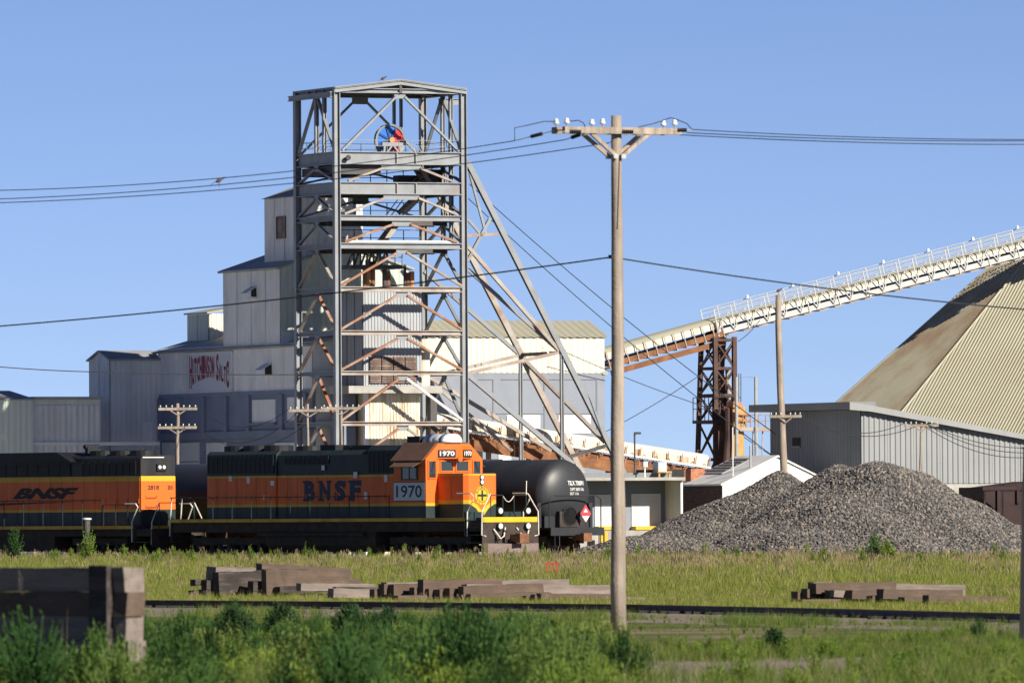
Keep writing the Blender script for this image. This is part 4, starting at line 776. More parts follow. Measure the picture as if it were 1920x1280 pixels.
side_doors(L1, LIV, [-4.36, -3.2, -2.1], -0.99, 1.75, 3.42)
for (xa, xb, za, zb, y) in ((-15.0, -10.6, 3.62, 4.38, -1.0), (-9.9, -7.0, 3.98, 4.32, -0.95), (-4.3, -2.15, 3.6, 4.5, -0.99)):
    g_ = MB().box(xa, xb, y - 0.03, y, za, zb).build('grille', M['black'], L1)
    n = int((xb - xa) / 0.3)
    for k in range(n + 1): MB().box(xa + (xb - xa) * k / n - 0.015, xa + (xb - xa) * k / n + 0.015, y - 0.045, y - 0.025, za, zb).build('grille_bar', M['dgreen'], g_)
for x in (-14.2, -12.9, -11.5): MB().lathe((x, 0, 4.5), (0, 0, 1), [(0, 0.62), (0.28, 0.62), (0.30, 0.5), (0.22, 0.1)], 20).build('radiator_fan', M['black'], L1)
for x in (-9.4, -6.3): MB().lathe((x, 0, 4.5), (0, 0, 1), [(0, 0.6), (0.24, 0.58), (0.26, 0.3)], 18).build('brake_fan', M['black'], L1)
MB().box(-8.3, -7.3, -0.35, 0.35, 4.5, 4.78).build('exhaust_stack', M['black'], L1)
MB().box(-5.9, -4.6, -0.6, 0.6, 4.5, 4.74).build('turbo_hatch', M['black'], L1)
MB().box(-2.55, -1.75, -0.4, 0.4, 4.6, 5.08).build('stack_housing', M['black'], L1)
# cab
CP = [(-1.52, 1.70), (1.52, 1.70), (1.52, 4.12), (0.86, 4.74), (-0.86, 4.74), (-1.52, 4.12)]
cab = profile(CP, -2.07, 0.0).build('cab', LIVC, L1)
for s_ in (-1, 1):
    MB().prism([(-2.2, s_ * 1.6, 4.03), (-0.12, s_ * 1.6, 4.03), (-0.12, s_ * 0.84, 4.765), (-2.2, s_ * 0.84, 4.765)], (0, 0, 0.05)).build('cab_roof', M['roof_brown'], cab)
    MB().prism([(-1.95, s_ * 1.53, 4.0), (-0.25, s_ * 1.53, 4.0), (-0.35, s_ * 1.95, 3.78), (-1.85, s_ * 1.95, 3.78)], (0, 0, 0.03)).build('sunshade', M['roof_brown'], cab)
    wn_ = MB().box(-1.5, -0.55, s_ * 1.52 - 0.02, s_ * 1.52 + 0.02, 3.32, 3.92).build('side_window', M['glass'], cab)
    MB().box(-0.98, -0.6, s_ * 1.545 - 0.01, s_ * 1.545 + 0.01, 3.36, 3.88).build('window_pane', M['glass'], wn_)
    for (xa, xb, za, zb) in ((-1.56, -0.5, 3.92, 3.97), (-1.56, -0.5, 3.27, 3.32), (-1.56, -1.5, 3.3, 3.94), (-0.55, -0.5, 3.3, 3.94), (-1.05, -1.0, 3.3, 3.94)):
        MB().box(xa, xb, s_ * 1.535 - 0.03, s_ * 1.535 + 0.03, za, zb).build('window_frame', M['roof_brown'], wn_)
MB().box(-2.2, -0.1, -0.85, 0.85, 4.74, 4.80).build('cab_roof', M['roof_brown'], cab)
def pane(y0, y1, z0, z1, x=0.0, nm='windscreen'):
    w = MB().box(x - 0.01, x + 0.015, y0, y1, z0, z1).build(nm, M['glass'], cab)
    for (a, b, c, d) in ((y0 - 0.05, y1 + 0.05, z1, z1 + 0.05), (y0 - 0.05, y1 + 0.05, z0 - 0.05, z0), (y0 - 0.05, y0, z0, z1), (y1, y1 + 0.05, z0, z1)): MB().box(x, x + 0.04, a, b, c, d).build('window_frame', M['orange'], w)
pane(-1.37, -1.02, 3.36, 4.03); pane(1.02, 1.37, 3.36, 4.03); pane(-0.72, -0.10, 3.64, 4.03); pane(0.10, 0.72, 3.64, 4.03)
MB().tube([(0.05, -1.1, 4.05), (0.07, -1.25, 3.6)], 0.012, 5).build('wiper', M['black'], cab); MB().tube([(0.05, 1.1, 4.05), (0.07, 1.25, 3.6)], 0.012, 5).build('wiper', M['black'], cab)
nbx = MB().prism([(0.0, -0.98, 4.14), (0.36, -0.13, 4.14), (0.36, 0.13, 4.14), (0.0, 0.98, 4.14)], (0, 0, 0.5)).build('number_board_box', M['orange'], cab)
for s_ in (-1, 1):
    pA, pB = Vector((0.05, s_ * 0.88, 4.2)), Vector((0.335, s_ * 0.2, 4.2)); dv = (pB - pA).normalized(); nr = Vector((dv.y * -s_, dv.x * s_, 0)) * -1
    if nr.x < 0: nr = -nr
    w_ = (pB - pA).length; mbb = MB(); mbb.prism([pA + nr * 0.005, pB + nr * 0.005, pB + nr * 0.005 + Vector((0, 0, 0.3)), pA + nr * 0.005 + Vector((0, 0, 0.3))], nr * 0.03); mbb.build('number_board', M['black'], nbx)
    mt = MB(); (text(mt, '1970', pA + nr * 0.04 + dv * 0.05 + Vector((0, 0, 0.05)), dv, (0, 0, 1), w_ - 0.1, 0.2, bold=0.03) if s_ < 0 else text(mt, '1970', pB + nr * 0.04 - dv * 0.05 + Vector((0, 0, 0.05)), -dv, (0, 0, 1), w_ - 0.1, 0.2, bold=0.03))
    mt.build('number', M['white'], nbx)
MB().lathe((0.36, 0.0, 4.12), (1, 0, 0), [(0, 0.13), (0.05, 0.12)], 14).build('marker_lamp', M['orange'], nbx)
pl = MB().box(-2.03, -0.05, -1.56, -1.52, 2.43, 3.17).build('number_panel', mat('panel_white', (0.62, 0.66, 0.72), 0.5, 0, 0.03, 2), cab)
text(MB(), '1970', (-1.86, -1.565, 2.55), XU, (0, 0, 1), 1.65, 0.5, bold=0.012).build('number', M['navy'], pl)
MB().box(-2.05, -0.03, -1.555, -1.53, 2.405, 3.195).build('panel_frame', M['black'], pl)
# rooftop cooling unit, its shadow stripes put in as blue grey bands
ac = MB(); n = 10
prf = [(0.42 * math.cos(math.pi * k / n), 4.8 + 0.36 * math.sin(math.pi * k / n)) for k in range(n + 1)]
acp = profile(prf, -1.55, 0.05).build('cooling_unit', M['white'], L1, True)
for (xa, xb) in ((-1.3, -0.95), (-0.5, -0.24)): profile([(y * 1.02, 4.8 + (z - 4.8) * 1.03) for y, z in prf], xa, xb).build('shadow_stripe', mat('shadow_band', (0.22, 0.27, 0.36), 0.5), acp, True)
# nose
NP = [(0.0, -0.88), (1.62, -0.88), (1.78, -0.72), (1.78, 0.72), (1.62, 0.88), (0.0, 0.88)]
ns = MB().prism([(x, y, 1.70) for x, y in NP], (0, 0, 1.80)).build('nose', LIVN, L1)
MB().prism([(x * 0.995, y * 0.98, 3.5) for x, y in NP], (0, 0, 0.03)).build('nose_top', M['roof_brown'], ns)
MB().box(0.2, 0.85, -0.895, -0.87, 2.45, 3.3).build('nose_door', M['orange'], ns)
for z in (3.36, 3.16):
    MB().lathe((1.77, -0.02, z), (1, 0, 0), [(0, 0.115), (0.06, 0.115)], 14).build('headlight_ring', M['black'], ns); MB().lathe((1.83, -0.02, z), (1, 0, 0), [(0, 0.085), (0.015, 0.06)], 14).build('headlight', M['lamp'], ns)
MB().add([(1.785, -0.72, 2.30), (1.785, 0.72, 2.30), (1.785, 0.34, 2.1), (1.785, 0.0, 1.72), (1.785, -0.34, 2.1)], [(0, 1, 2, 3, 4)]).build('chevron', M['yellow'], ns)
MB().add([(1.787, -0.6, 2.43), (1.787, 0.6, 2.43), (1.787, 0.22, 2.2), (1.787, 0.0, 1.95), (1.787, -0.22, 2.2)], [(0, 1, 2, 3, 4)]).build('chevron', M['orange'], ns)
em = MB().lathe((1.785, 0.0, 2.62), (1, 0, 0), [(0, 0.42), (0.004, 0.42)], 32).build('emblem', M['yellow'], ns)
def ringf(r0, r1, x, m, nm, n=32):
    mb = MB(); mb.add([(x, r * math.cos(2*math.pi*k/n), 2.62 + r * math.sin(2*math.pi*k/n)) for r in (r0, r1) for k in range(n)], [(k, (k+1) % n, n + (k+1) % n, n + k) for k in range(n)]); mb.build(nm, m, em)
ringf(0.385, 0.41, 1.791, M['dgreen'], 'emblem_ring'); ringf(0.26, 0.285, 1.791, M['dgreen'], 'emblem_ring')
MB().add([(1.791, -0.24, 2.57), (1.791, 0.24, 2.57), (1.791, 0.24, 2.67), (1.791, -0.24, 2.67)], [(0, 1, 2, 3)]).build('emblem_bar', M['dgreen'], em)
MB().add([(1.791, -0.05, 2.40), (1.791, 0.05, 2.40), (1.791, 0.05, 2.84), (1.791, -0.05, 2.84)], [(0, 1, 2, 3)]).build('emblem_bar', M['dgreen'], em)
mt = MB()
for k, ch in enumerate('BURLINGTON'):
    a = R(155 - 130 * k / 9); c = Vector((1.792, 0.335 * math.cos(a), 2.62 + 0.335 * math.sin(a))); xd = Vector((0, math.sin(a), -math.cos(a))); zd = Vector((0, math.cos(a), math.sin(a)))
    text(mt, ch, c - xd * 0.03 - zd * 0.035, xd, zd, 0.055, 0.07, bold=0.03)
for k, ch in enumerate('ROUTE'):
    a = R(215 + 110 * k / 4); c = Vector((1.792, 0.335 * math.cos(a), 2.62 + 0.335 * math.sin(a))); zd = Vector((0, -math.cos(a), -math.sin(a))); xd = Vector((0, -math.sin(a), math.cos(a)))
    text(mt, ch, c - xd * 0.03 - zd * 0.035, xd, zd, 0.055, 0.07, bold=0.03)
mt.build('emblem_lettering', M['dgreen'], em)
slab_letters(L1, 'BNSF', -8.75, -0.975, 2.43, 4.0, 0.86, M['navy'])
for (x, z, w_, h_) in ((-13.6, 3.3, .2, .22), (-12.4, 3.2, .2, .28), (-10.8, 3.1, .25, .2), (-7.4, 3.72, .2, .2), (-5.3, 3.38, .25, .25), (-3.3, 3.2, .22, .3), (-11.3, 2.5, .15, .2), (-4.6, 2.5, .2, .3)): MB().box(x, x + w_, -1.026, -1.015, z, z + h_).build('placard', M['white'], L1)
rail_run(L1, -1.5, -15.4, -2.4, 1.6, 2.62, 11); rail_run(L1, 1.5, -15.4, -2.4, 1.6, 2.62, 11)
W_ = mat('cream_handrail', (0.70, 0.66, 0.56), 0.5, 0, 0.05, 3)
for s_ in (-1, 1):
    MB().tube([(1.95, s_ * 1.5, 2.7), (2.85, s_ * 1.5, 2.7), (3.02, s_ * 1.5, 2.58), (2.98, s_ * 1.5, 2.4), (2.62, s_ * 1.5, 1.95), (2.6, s_ * 1.5, 0.95)], 0.028, 7).build('grab_rail', W_, L1)
    MB().tube([(3.5, s_ * 1.0, 2.68), (3.55, s_ * 1.5, 1.95), (3.55, s_ * 1.52, 1.0), (3.55, s_ * 1.3, 0.95)], 0.028, 7).build('grab_rail', W_, L1)
    MB().box(2.44, 2.52, min(s_ * 1.53, s_ * 0.55), max(s_ * 1.53, s_ * 0.55), 0.95, 1.95).build('step_bulkhead', M['dgreen'], L1)
    MB().lathe((2.52, s_ * 1.05, 1.5), (1, 0, 0), [(0, 0.085), (0.03, 0.08)], 12).build('step_lamp', M['lamp'], L1)
    for k in range(4): MB().box(2.55, 3.4, min(s_ * 0.95, s_ * 1.5), max(s_ * 0.95, s_ * 1.5), 0.35 + 0.32 * k, 0.38 + 0.32 * k).build('step', M['steel_dark'], L1)
    for z in (1.98, 1.36):
        MB().lathe((3.56, s_ * 0.74 + 0.12, z), (1, 0, 0), [(0, 0.15), (0.14, 0.15)], 14).build('ditch_light_housing', M['dgreen'], L1); MB().lathe((3.70, s_ * 0.74 + 0.12, z), (1, 0, 0), [(0, 0.115), (0.02, 0.09)], 14).build('ditch_light', M['lamp'], L1)
    MB().tube([(3.6, s_ * 0.3, 1.3), (3.75, s_ * 0.5, 0.95), (3.78, s_ * 0.7, 0.85), (3.62, s_ * 0.95, 1.25)], 0.03, 6).build('air_hose', W_, L1)
    for q in (0.35, 0.8): MB().tube([(3.55, s_ * q, 1.0), (3.7, s_ * q, 0.8), (3.72, s_ * q, 0.35)], 0.035, 6).build('air_hose', M['black'], L1)
    MB().tube([(3.45, s_ * 0.95, 1.7), (3.45, s_ * 0.95, 2.62)], 0.022, 6).build('stanchion', M['dgreen'], L1); MB().tube([(3.45, s_ * 0.3, 1.7), (3.45, s_ * 0.3, 2.62)], 0.022, 6).build('stanchion', M['dgreen'], L1)
    MB().tube([(3.45, s_ * 0.3, 2.62), (3.45, s_ * 0.95, 2.62)], 0.022, 6).build('handrail', M['dgreen'], L1)
MB().tube([(3.45, -0.3 + 0.6 * k / 8, 2.6 - 0.25 * math.sin(math.pi * k / 8)) for k in range(9)], 0.018, 5).build('safety_chain', W_, L1)
MB().tube([(3.45, 0.95, 2.62), (3.3, 1.1, 3.2)], 0.02, 5).build('safety_chain', W_, L1)
MB().box(3.5, 3.56, -1.5, 1.5, 0.62, 1.5).build('pilot_sheet', M['under'], L1)
MB().prism([(3.5, -1.5, 0.12), (3.75, -1.35, 0.1), (4.05, 0, 0.08), (3.75, 1.35, 0.1), (3.5, 1.5, 0.12)], (0, 0, 0.55)).build('plough', M['pilot'], L1)
mb = MB(); mb.box(3.5, 4.2, -0.14, 0.14, 0.72, 1.02).box(4.15, 4.45, -0.24, 0.24, 0.68, 1.06); mb.build('coupler', M['rust'], L1)
MB().box(3.5, 3.72, -0.42, 0.42, 0.66, 1.2).build('coupler_pocket', M['under'], L1)
for (xc) in (-0.2, -13.3): truck(L1, xc, 3, 4.1)
MB().prism([(-10.6, -1.2, 0.32), (-10.6, -1.42, 0.6), (-10.6, -1.42, 1.15), (-10.6, 1.42, 1.15), (-10.6, 1.42, 0.6), (-10.6, 1.2, 0.32)], (7.2, 0, 0)).build('fuel_tank', M['under'], L1)
for z in (1.05,): MB().tube([(-11.0, -1.5, z), (-4.0, -1.5, z)], 0.09, 8).build('air_reservoir', M['under'], L1)
for s_ in (-1, 1):
    MB().tube([(-17.0, s_ * 1.5, 2.62), (-15.6, s_ * 1.5, 2.62)], 0.022, 6).build('handrail', M['dgreen'], L1); MB().tube([(-16.9, s_ * 1.5, 2.6), (-17.02, s_ * 1.52, 1.0)], 0.028, 6).build('grab_rail', W_, L1)
    MB().tube([(-16.2, s_ * 1.5, 2.6), (-16.25, s_ * 1.52, 1.7)], 0.028, 6).build('grab_rail', W_, L1)
    MB().box(-17.0, -16.9, min(s_ * 1.5, s_ * 0.5), max(s_ * 1.5, s_ * 0.5), 0.7, 1.55).build('step_bulkhead', M['under'], L1)
mb = MB(); mb.box(-17.7, -17.0, -0.14, 0.14, 0.72, 1.02).box(-17.9, -17.65, -0.24, 0.24, 0.68, 1.06); mb.build('coupler', M['under'], L1)
# ---------------------------------------------------------------- locomotive 2818
X2 = -19.75
L2 = thing('trailing_locomotive', 'orange and black diesel locomotive numbered 2818, sunlit hood end facing the other locomotive', 'locomotive', (X2 - 9.0, 0, 0), LF)
MB().box(X2 - 22, X2 + 1.4, -1.4, 1.4, 1.0, 1.32).build('frame', M['under'], L2)
MB().box(X2 - 22, X2 + 0.19, -1.52, 1.52, 1.30, 1.45).build('walkway', SILL2, L2)
h2 = profile(hood(0.93, 4.45, 1.42, 0.14, 0.12), X2 - 21, X2).build('long_hood', LIV2, L2)
MB().box(X2 - 0.02, X2 + 0.02, -0.93, 0.93, 2.14, 3.54).build('end_sheet', bands('end_livery', [(0, ORG_), (3.34, YEL)], dirt=0.0), L2)
MB().box(X2 + 0.0, X2 + 0.022, -0.93, 0.93, 1.5, 2.13).build('end_sheet', M['dgreen'], L2)
xs = [X2 - 0.05 - 0.78 * k for k in range(19)][::-1]; side_doors(L2, LIV2, xs, -0.93, 1.5, 3.5)
fl = MB().prism([(X2 - 4.4, 0, 0), (X2 - 5.2, 0, 0.5), (X2 - 12, 0, 0.5), (X2 - 12, 0, 0)], (0, 0, 0)); MB().prism([(X2 - 4.4, -1.3, 4.2), (X2 - 5.4, -1.3, 4.62), (X2 - 12, -1.3, 4.62), (X2 - 12, -1.3, 4.2)], (0, 2.6, 0)).build('radiator_wing', M['black'], L2)
for (xa, xb, za, zb) in ((X2 - 4.0, X2 - 0.3, 3.62, 4.2), (X2 - 11, X2 - 4.9, 3.6, 4.1)):
    g_ = MB().box(xa, xb, -0.96, -0.93, za, zb).build('grille', M['black'], L2)
    for k in range(9): MB().box(xa + (xb - xa) * k / 8 - 0.02, xa + (xb - xa) * k / 8 + 0.02, -0.975, -0.955, za, zb).build('grille_bar', M['under'], g_)
for x in (-1.0, -2.4, -3.8): MB().lathe((X2 + x, 0, 4.4), (0, 0, 1), [(0, 0.58), (0.26, 0.58), (0.28, 0.3)], 18).build('roof_fan', M['black'], L2)
mb = MB(); mb.box(X2 - 4.7, X2 - 4.5, -0.3, 0.3, 4.4, 4.9).tube([(X2 - 4.6, -0.4, 4.85), (X2 - 4.6, 0.4, 4.85)], 0.1, 8); mb.build('horn_cluster', M['black'], L2)
hb = MB().box(X2, X2 + 0.08, -0.1, 0.42, 3.78, 4.08).build('headlight_box', M['black'], L2)
for y in (0.05, 0.28): MB().lathe((X2 + 0.08, y, 3.94), (1, 0, 0), [(0, 0.085), (0.02, 0.07)], 12).build('headlight', M['lamp'], hb)
MB().box(X2, X2 + 0.05, -0.86, 0.3, 4.34, 4.38).build('grab_iron', M['white'], L2)
mt = MB(); text(mt, '2818', (X2 + 0.026, -0.58, 2.98), (0, 1, 0), (0, 0, 1), 0.62, 0.19, bold=0.03); text(mt, '2818', (X2 + 0.026, 0.5, 2.98), (0, 1, 0), (0, 0, 1), 0.28, 0.19, bold=0.03); mt.build('number', M['black'], L2)
for (y0, z0) in ((-0.7, 2.72), (-0.7, 2.32)): MB().tube([(X2 + 0.03, y0, z0), (X2 + 0.09, y0, z0 - 0.08), (X2 + 0.09, y0 + 0.55, z0 - 0.08), (X2 + 0.03, y0 + 0.6, z0)], 0.012, 5).build('grab_iron', M['black'], L2)
mt = MB(); text(mt, 'BNSF', (X2 - 9.0, -0.965, 2.62), XU, (0, 0, 1), 4.7, 0.48, bold=0.05, shear=0.45); mt.build('lettering', M['black'], L2)
MB().add([(X2 - 12, -0.966, 2.30), (X2 - 9, -0.966, 2.38), (X2 - 4.2, -0.966, 2.50), (X2 - 9, -0.966, 2.46), (X2 - 12, -0.966, 2.42)], [(0, 1, 2, 3, 4)]).build('swoosh', M['black'], L2)
rail_run(L2, -1.48, X2 - 20, X2 - 2.0, 1.35, 2.55, 14); rail_run(L2, -1.48, X2 - 1.9, X2 - 0.2, 1.35, 2.35, 3)
Wh = mat('white_handrail', (0.75, 0.74, 0.72), 0.5, 0, 0.05, 3)
for s_ in (-1, 1):
    MB().tube([(X2 - 0.4, s_ * 1.48, 2.38), (X2 + 0.35, s_ * 1.48, 2.38), (X2 + 0.5, s_ * 1.48, 2.25), (X2 + 0.1, s_ * 1.5, 1.6), (X2 + 0.1, s_ * 1.5, 0.75)], 0.028, 7).build('grab_rail', Wh, L2)
    MB().tube([(X2 + 1.3, s_ * 0.95, 2.42), (X2 + 1.35, s_ * 1.4, 1.6), (X2 + 1.35, s_ * 1.42, 0.65)], 0.028, 7).build('grab_rail', Wh, L2)
    for k in range(3): MB().box(X2 + 0.3, X2 + 1.2, min(s_ * 0.95, s_ * 1.45), max(s_ * 0.95, s_ * 1.45), 0.4 + 0.33 * k, 0.43 + 0.33 * k).build('step', M['steel_dark'], L2)
    MB().box(X2 + 0.2, X2 + 0.28, min(s_ * 1.5, s_ * 0.6), max(s_ * 1.5, s_ * 0.6), 0.7, 1.47).build('step_bulkhead', M['under'], L2)
    MB().tube([(X2 + 1.4, s_ * 0.4, 1.2), (X2 + 1.6, s_ * 0.5, 1.0), (X2 + 1.62, s_ * 0.6, 0.5)], 0.035, 6).build('air_hose', M['galv'] if s_ > 0 else M['black'], L2)
MB().lathe((X2 + 0.28, -1.15, 1.15), (1, 0, 0), [(0, 0.1), (0.03, 0.09)], 12).build('step_lamp', M['lamp'], L2)
MB().tube([(X2 + 1.3, -0.95, 2.42), (X2 + 1.3, 0.95, 2.42)], 0.022, 6).build('handrail', M['dgreen'], L2)
for y in (-0.95, -0.3, 0.3, 0.95): MB().tube([(X2 + 1.3, y, 1.3), (X2 + 1.3, y, 2.42)], 0.022, 6).build('stanchion', M['dgreen'], L2)
MB().box(X2 + 1.38, X2 + 1.45, -1.45, 1.45, 0.5, 1.3).build('pilot_sheet', M['under'], L2)
mb = MB(); mb.box(X2 + 1.4, X2 + 2.0, -0.14, 0.14, 0.72, 1.02).box(X2 + 1.9, X2 + 2.15, -0.24, 0.24, 0.68, 1.06); mb.build('coupler', M['under'], L2)
truck(L2, X2 - 2.6, 2, 2.7); truck(L2, X2 - 13.5, 2, 2.7)
MB().box(X2 - 10.5, X2 - 5.5, -1.35, 1.35, 0.35, 1.0).build('fuel_tank', M['under'], L2)
# ---------------------------------------------------------------- tank cars
def tank_car(X, L, label, first):
    t = thing('tank_car', label, 'tank car', (X - L / 2, 0, 0), KF, 'black tank cars on the far track')
    r, zc = 1.43, 2.67; pr = [(0, 0.02)] + [(0.55 * (1 - math.cos(a)), r * math.sin(a)) for a in [R(15 * k) for k in range(1, 7)]]; e = [(L - d, q) for d, q in pr][::-1]
    MB().lathe((X, 0, zc), (-1, 0, 0), [(d - 0.55, q) for d, q in pr] + [(d + 0.55 - 0.55, q) for d, q in e], 40).build('tank', M['tank'], t, True)
    MB().box(X - L - 0.8, X + 0.9, -0.35, 0.35, 0.85, 1.2).build('centre_sill', M['under'], t)
    for (xe, s_) in ((X, 1), (X - L, -1)):
        ef = MB(); ef.box(min(xe - s_ * .3, xe + s_ * 1.0), max(xe - s_ * .3, xe + s_ * 1.0), -1.45, 1.45, 1.18, 1.28).box(min(xe + s_ * .95, xe + s_ * 1.05), max(xe + s_ * .95, xe + s_ * 1.05), -1.45, 1.45, 0.95, 1.28); ef.build('end_platform', M['tank'], t)
        MB().tube([(xe + s_ * 0.9, -1.4, 1.25), (xe + s_ * 0.9, -1.4, 2.45), (xe + s_ * 0.9, -1.15, 2.6), (xe + s_ * 0.9, 1.15, 2.6), (xe + s_ * 0.9, 1.4, 2.45), (xe + s_ * 0.9, 1.4, 1.25)], 0.03, 6).build('end_railing', M['tank'], t)
        for y in (-1.4, 1.4): MB().box(xe + s_ * 0.2 - 0.06, xe + s_ * 0.2 + 0.06, y - 0.1, y + 0.1, 1.2, 2.3).build('post', M['tank'], t)
        MB().box(min(xe - s_ * 1.2, xe + s_ * .35), max(xe - s_ * 1.2, xe + s_ * .35), -1.2, 1.2, 1.25, 1.75).build('saddle', M['tank'], t)
        mb = MB(); mb.box(min(xe + s_ * .9, xe + s_ * 1.5), max(xe + s_ * .9, xe + s_ * 1.5), -0.12, 0.12, 0.75, 1.0).box(min(xe + s_ * 1.45, xe + s_ * 1.7), max(xe + s_ * 1.45, xe + s_ * 1.7), -0.22, 0.22, 0.7, 1.05); mb.build('coupler', M['rust'], t)
        truck(t, xe - s_ * 1.3, 2, 1.75)
        for y in (-1.2, 1.2): MB().tube([(xe + s_ * 1.0, y, 1.2), (xe + s_ * 1.0, y, 0.5), (xe + s_ * 1.0, y + 0.25, 0.5), (xe + s_ * 1.0, y + 0.25, 1.2)], 0.022, 5).build('stirrup_step', M['tank'], t)
    dm = MB().lathe((X - L / 2, 0, zc + r - 0.1), (0, 0, 1), [(0, 0.5), (0.45, 0.5), (0.5, 0.3)], 16).build('manway', M['tank'], t)
    MB().box(X - L / 2 - 1.0, X - L / 2 + 1.0, -0.9, 0.9, zc + r + 0.0, zc + r + 0.05).build('top_platform', M['tank'], t)
    if first:
        mt = MB(); text(mt, 'TILX 730091', (X + 0.44, -0.1, 3.02), (0, 1, 0), (-0.25, 0, 1), 0.95, 0.2, bold=0.02); text(mt, 'CAPY 26050 GAL', (X + 0.50, 0.0, 2.80), (0, 1, 0), (-0.2, 0, 1), 0.85, 0.13, bold=0.01); text(mt, 'DOT 111A', (X + 0.53, 0.0, 2.62), (0, 1, 0), (-0.15, 0, 1), 0.5, 0.12, bold=0.01)
        mt.v = [(X + 0.575 * math.sqrt(max(0, 1 - (y * y + (z - zc) ** 2) / (r * r))) + 0.012, y, z) for (x, y, z) in mt.v]; mt.build('reporting_marks', M['white'], t)
        MB().lathe((X + 0.62, -0.05, 1.75), (1, 0, 0), [(0, 0.42), (0.02, 0.42), (0.02, 0.36), (0.0, 0.36)], 20).build('brake_wheel', M['black'], t)
        MB().box(X + 0.3, X + 0.62, -0.6, 0.5, 1.3, 1.95).build('brake_gear', M['under'], t)
        c = Vector((X + 0.93, 0.55, 1.85)); pd = MB().add([c + Vector((0, 0.27, 0)), c + Vector((0, 0, 0.36)), c + Vector((0, -0.27, 0)), c + Vector((0, 0, -0.36))], [(0, 1, 2, 3)]); pd.prism([c + Vector((-0.02, 0.29, 0)), c + Vector((-0.02, 0, 0.38)), c + Vector((-0.02, -0.29, 0)), c + Vector((-0.02, 0, -0.38))], (0.015, 0, 0)); pdo = pd.build('placard', mat('placard_red', (0.62, 0.06, 0.08), 0.5), t)
        MB().add([c + Vector((0.002, 0.2, -0.1)), c + Vector((0.002, -0.2, -0.1)), c + Vector((0.002, 0, -0.34))], [(0, 1, 2)]).add([c + Vector((0.002, -0.12, 0.06)), c + Vector((0.002, 0.12, 0.06)), c + Vector((0.002, 0.0, 0.22))], [(0, 1, 2)]).build('placard_mark', M['white'], pdo)
        MB().tube([(c.x, c.y, 1.5), (c.x, c.y, 1.25)], 0.02, 5).build('placard_post', M['under'], pdo)
    return t
tank_car(0.0, 11.6, 'black tank car with white lettering and red placard on its rounded end', True)
tank_car(-14.9, 11.6, 'black tank car coupled in the middle, mostly hidden behind the cab locomotive', False)
tank_car(-29.8, 11.6, 'black tank car at the far end of the cut, seen between the locomotives', False)
# ---------------------------------------------------------------- hopper car behind the gravel
c_ = at(1845, 960, 428); HF = Frame(Vector((c_.x, c_.y, 0.0)), R(20))
hc = thing('hopper_car', 'dark maroon open hopper railcar standing behind the gravel heaps', 'hopper car', (0, 0, 0), HF)
zt_ = HF.onY(1845, 913, 0).z; MB().prism([(0.0, 0, zt_), (0.0, 0, zt_ - 0.55), (2.2, 0, 0.75), (6.5, 0, 0.75), (8.6, 0, zt_ - 0.55), (8.6, 0, zt_)], (0, 2.9, 0)).build('hopper_body', M['maroon'], hc)
MB().box(-0.08, 8.7, -0.06, 0.06, zt_ - 0.14, zt_ + 0.04).build('top_rail', M['maroon'], hc)
for k in range(9): MB().box(0.6 + k * 0.95, 0.72 + k * 0.95, -0.12, 0.0, max(0.8, zt_ - 0.5 - 2.2 * max(0, 0.4 - k * 0.3)), zt_ - 0.15).build('rib', M['maroon'], hc)
for (x, y) in ((0.05, 0.0), (0.9, 0.0), (0.05, 2.8), (0.9, 2.8)): MB().box(x - 0.04, x + 0.04, y, y + 0.08, 0.8, zt_ - 0.2).build('corner_post', M['maroon'], hc)
MB().box(-0.1, 8.7, 0.2, 2.7, 0.62, 0.85).build('underframe', M['maroon'], hc)
MB().tube([(1.0, 0.1, zt_), (1.0, 0.1, zt_ + 0.15), (1.6, 0.1, zt_ + 0.15), (1.6, 0.1, zt_)], 0.02, 5).build('grab_iron', M['maroon'], hc)
MB().prism([(0.4, 0.3, zt_), (2.5, 0.3, zt_ + 0.25), (6, 0.3, zt_ + 0.28), (8.2, 0.3, zt_)], (0, 2.3, 0)).build('load', M['maroon'], hc)
for x in (1.2, 7.2): 
    for y in (0.6, 2.2): MB().lathe((x, y, 0.42), (0, 1, 0), [(0, 0.42), (0.1, 0.42)], 18).build('wheel', M['wheel'], hc)
# ================================================================ POLES AND WIRES
def pole_shaft(p0, p1, r0, r1, n=12, seed=1, bend=0.03):
    q = random.Random(seed); k = 9; pts = []
    for i in range(k + 1):
        t = i / k; p = Vector(p0).lerp(Vector(p1), t); e = 0 if i in (0, k) else 1
        pts.append(p + Vector((q.uniform(-1, 1), q.uniform(-1, 1), 0)) * bend * e)
    return MB().tube(pts, r0, n, True, r1)
def insulator(mb, p, s=1.0):
    mb.lathe(p, (0, 0, 1), [(0, 0.015*s), (0.07*s, 0.015*s), (0.075*s, 0.05*s), (0.11*s, 0.055*s), (0.115*s, 0.035*s), (0.14*s, 0.04*s), (0.17*s, 0.03*s)], 10); return mb
b0 = gnd(1160, 1182); PF = Frame(Vector((b0.x, b0.y, 0)), R(27))
up_ = thing('utility_pole', 'tall weathered wooden utility pole with double crossarm beside the near track', 'utility pole', (0, 0, 0), PF)
tp = PF.I @ at(1155.5, 217, b0.y)
pole_shaft((0, 0, -0.1), tp, 0.128, 0.083, 16, 3, 0.008).build('pole', M['wood'], up_, True)
za = (PF.I @ at(1155, 246, b0.y)).z; xA = lambda px, y=0.0: PF.onY(px, 246, y).x
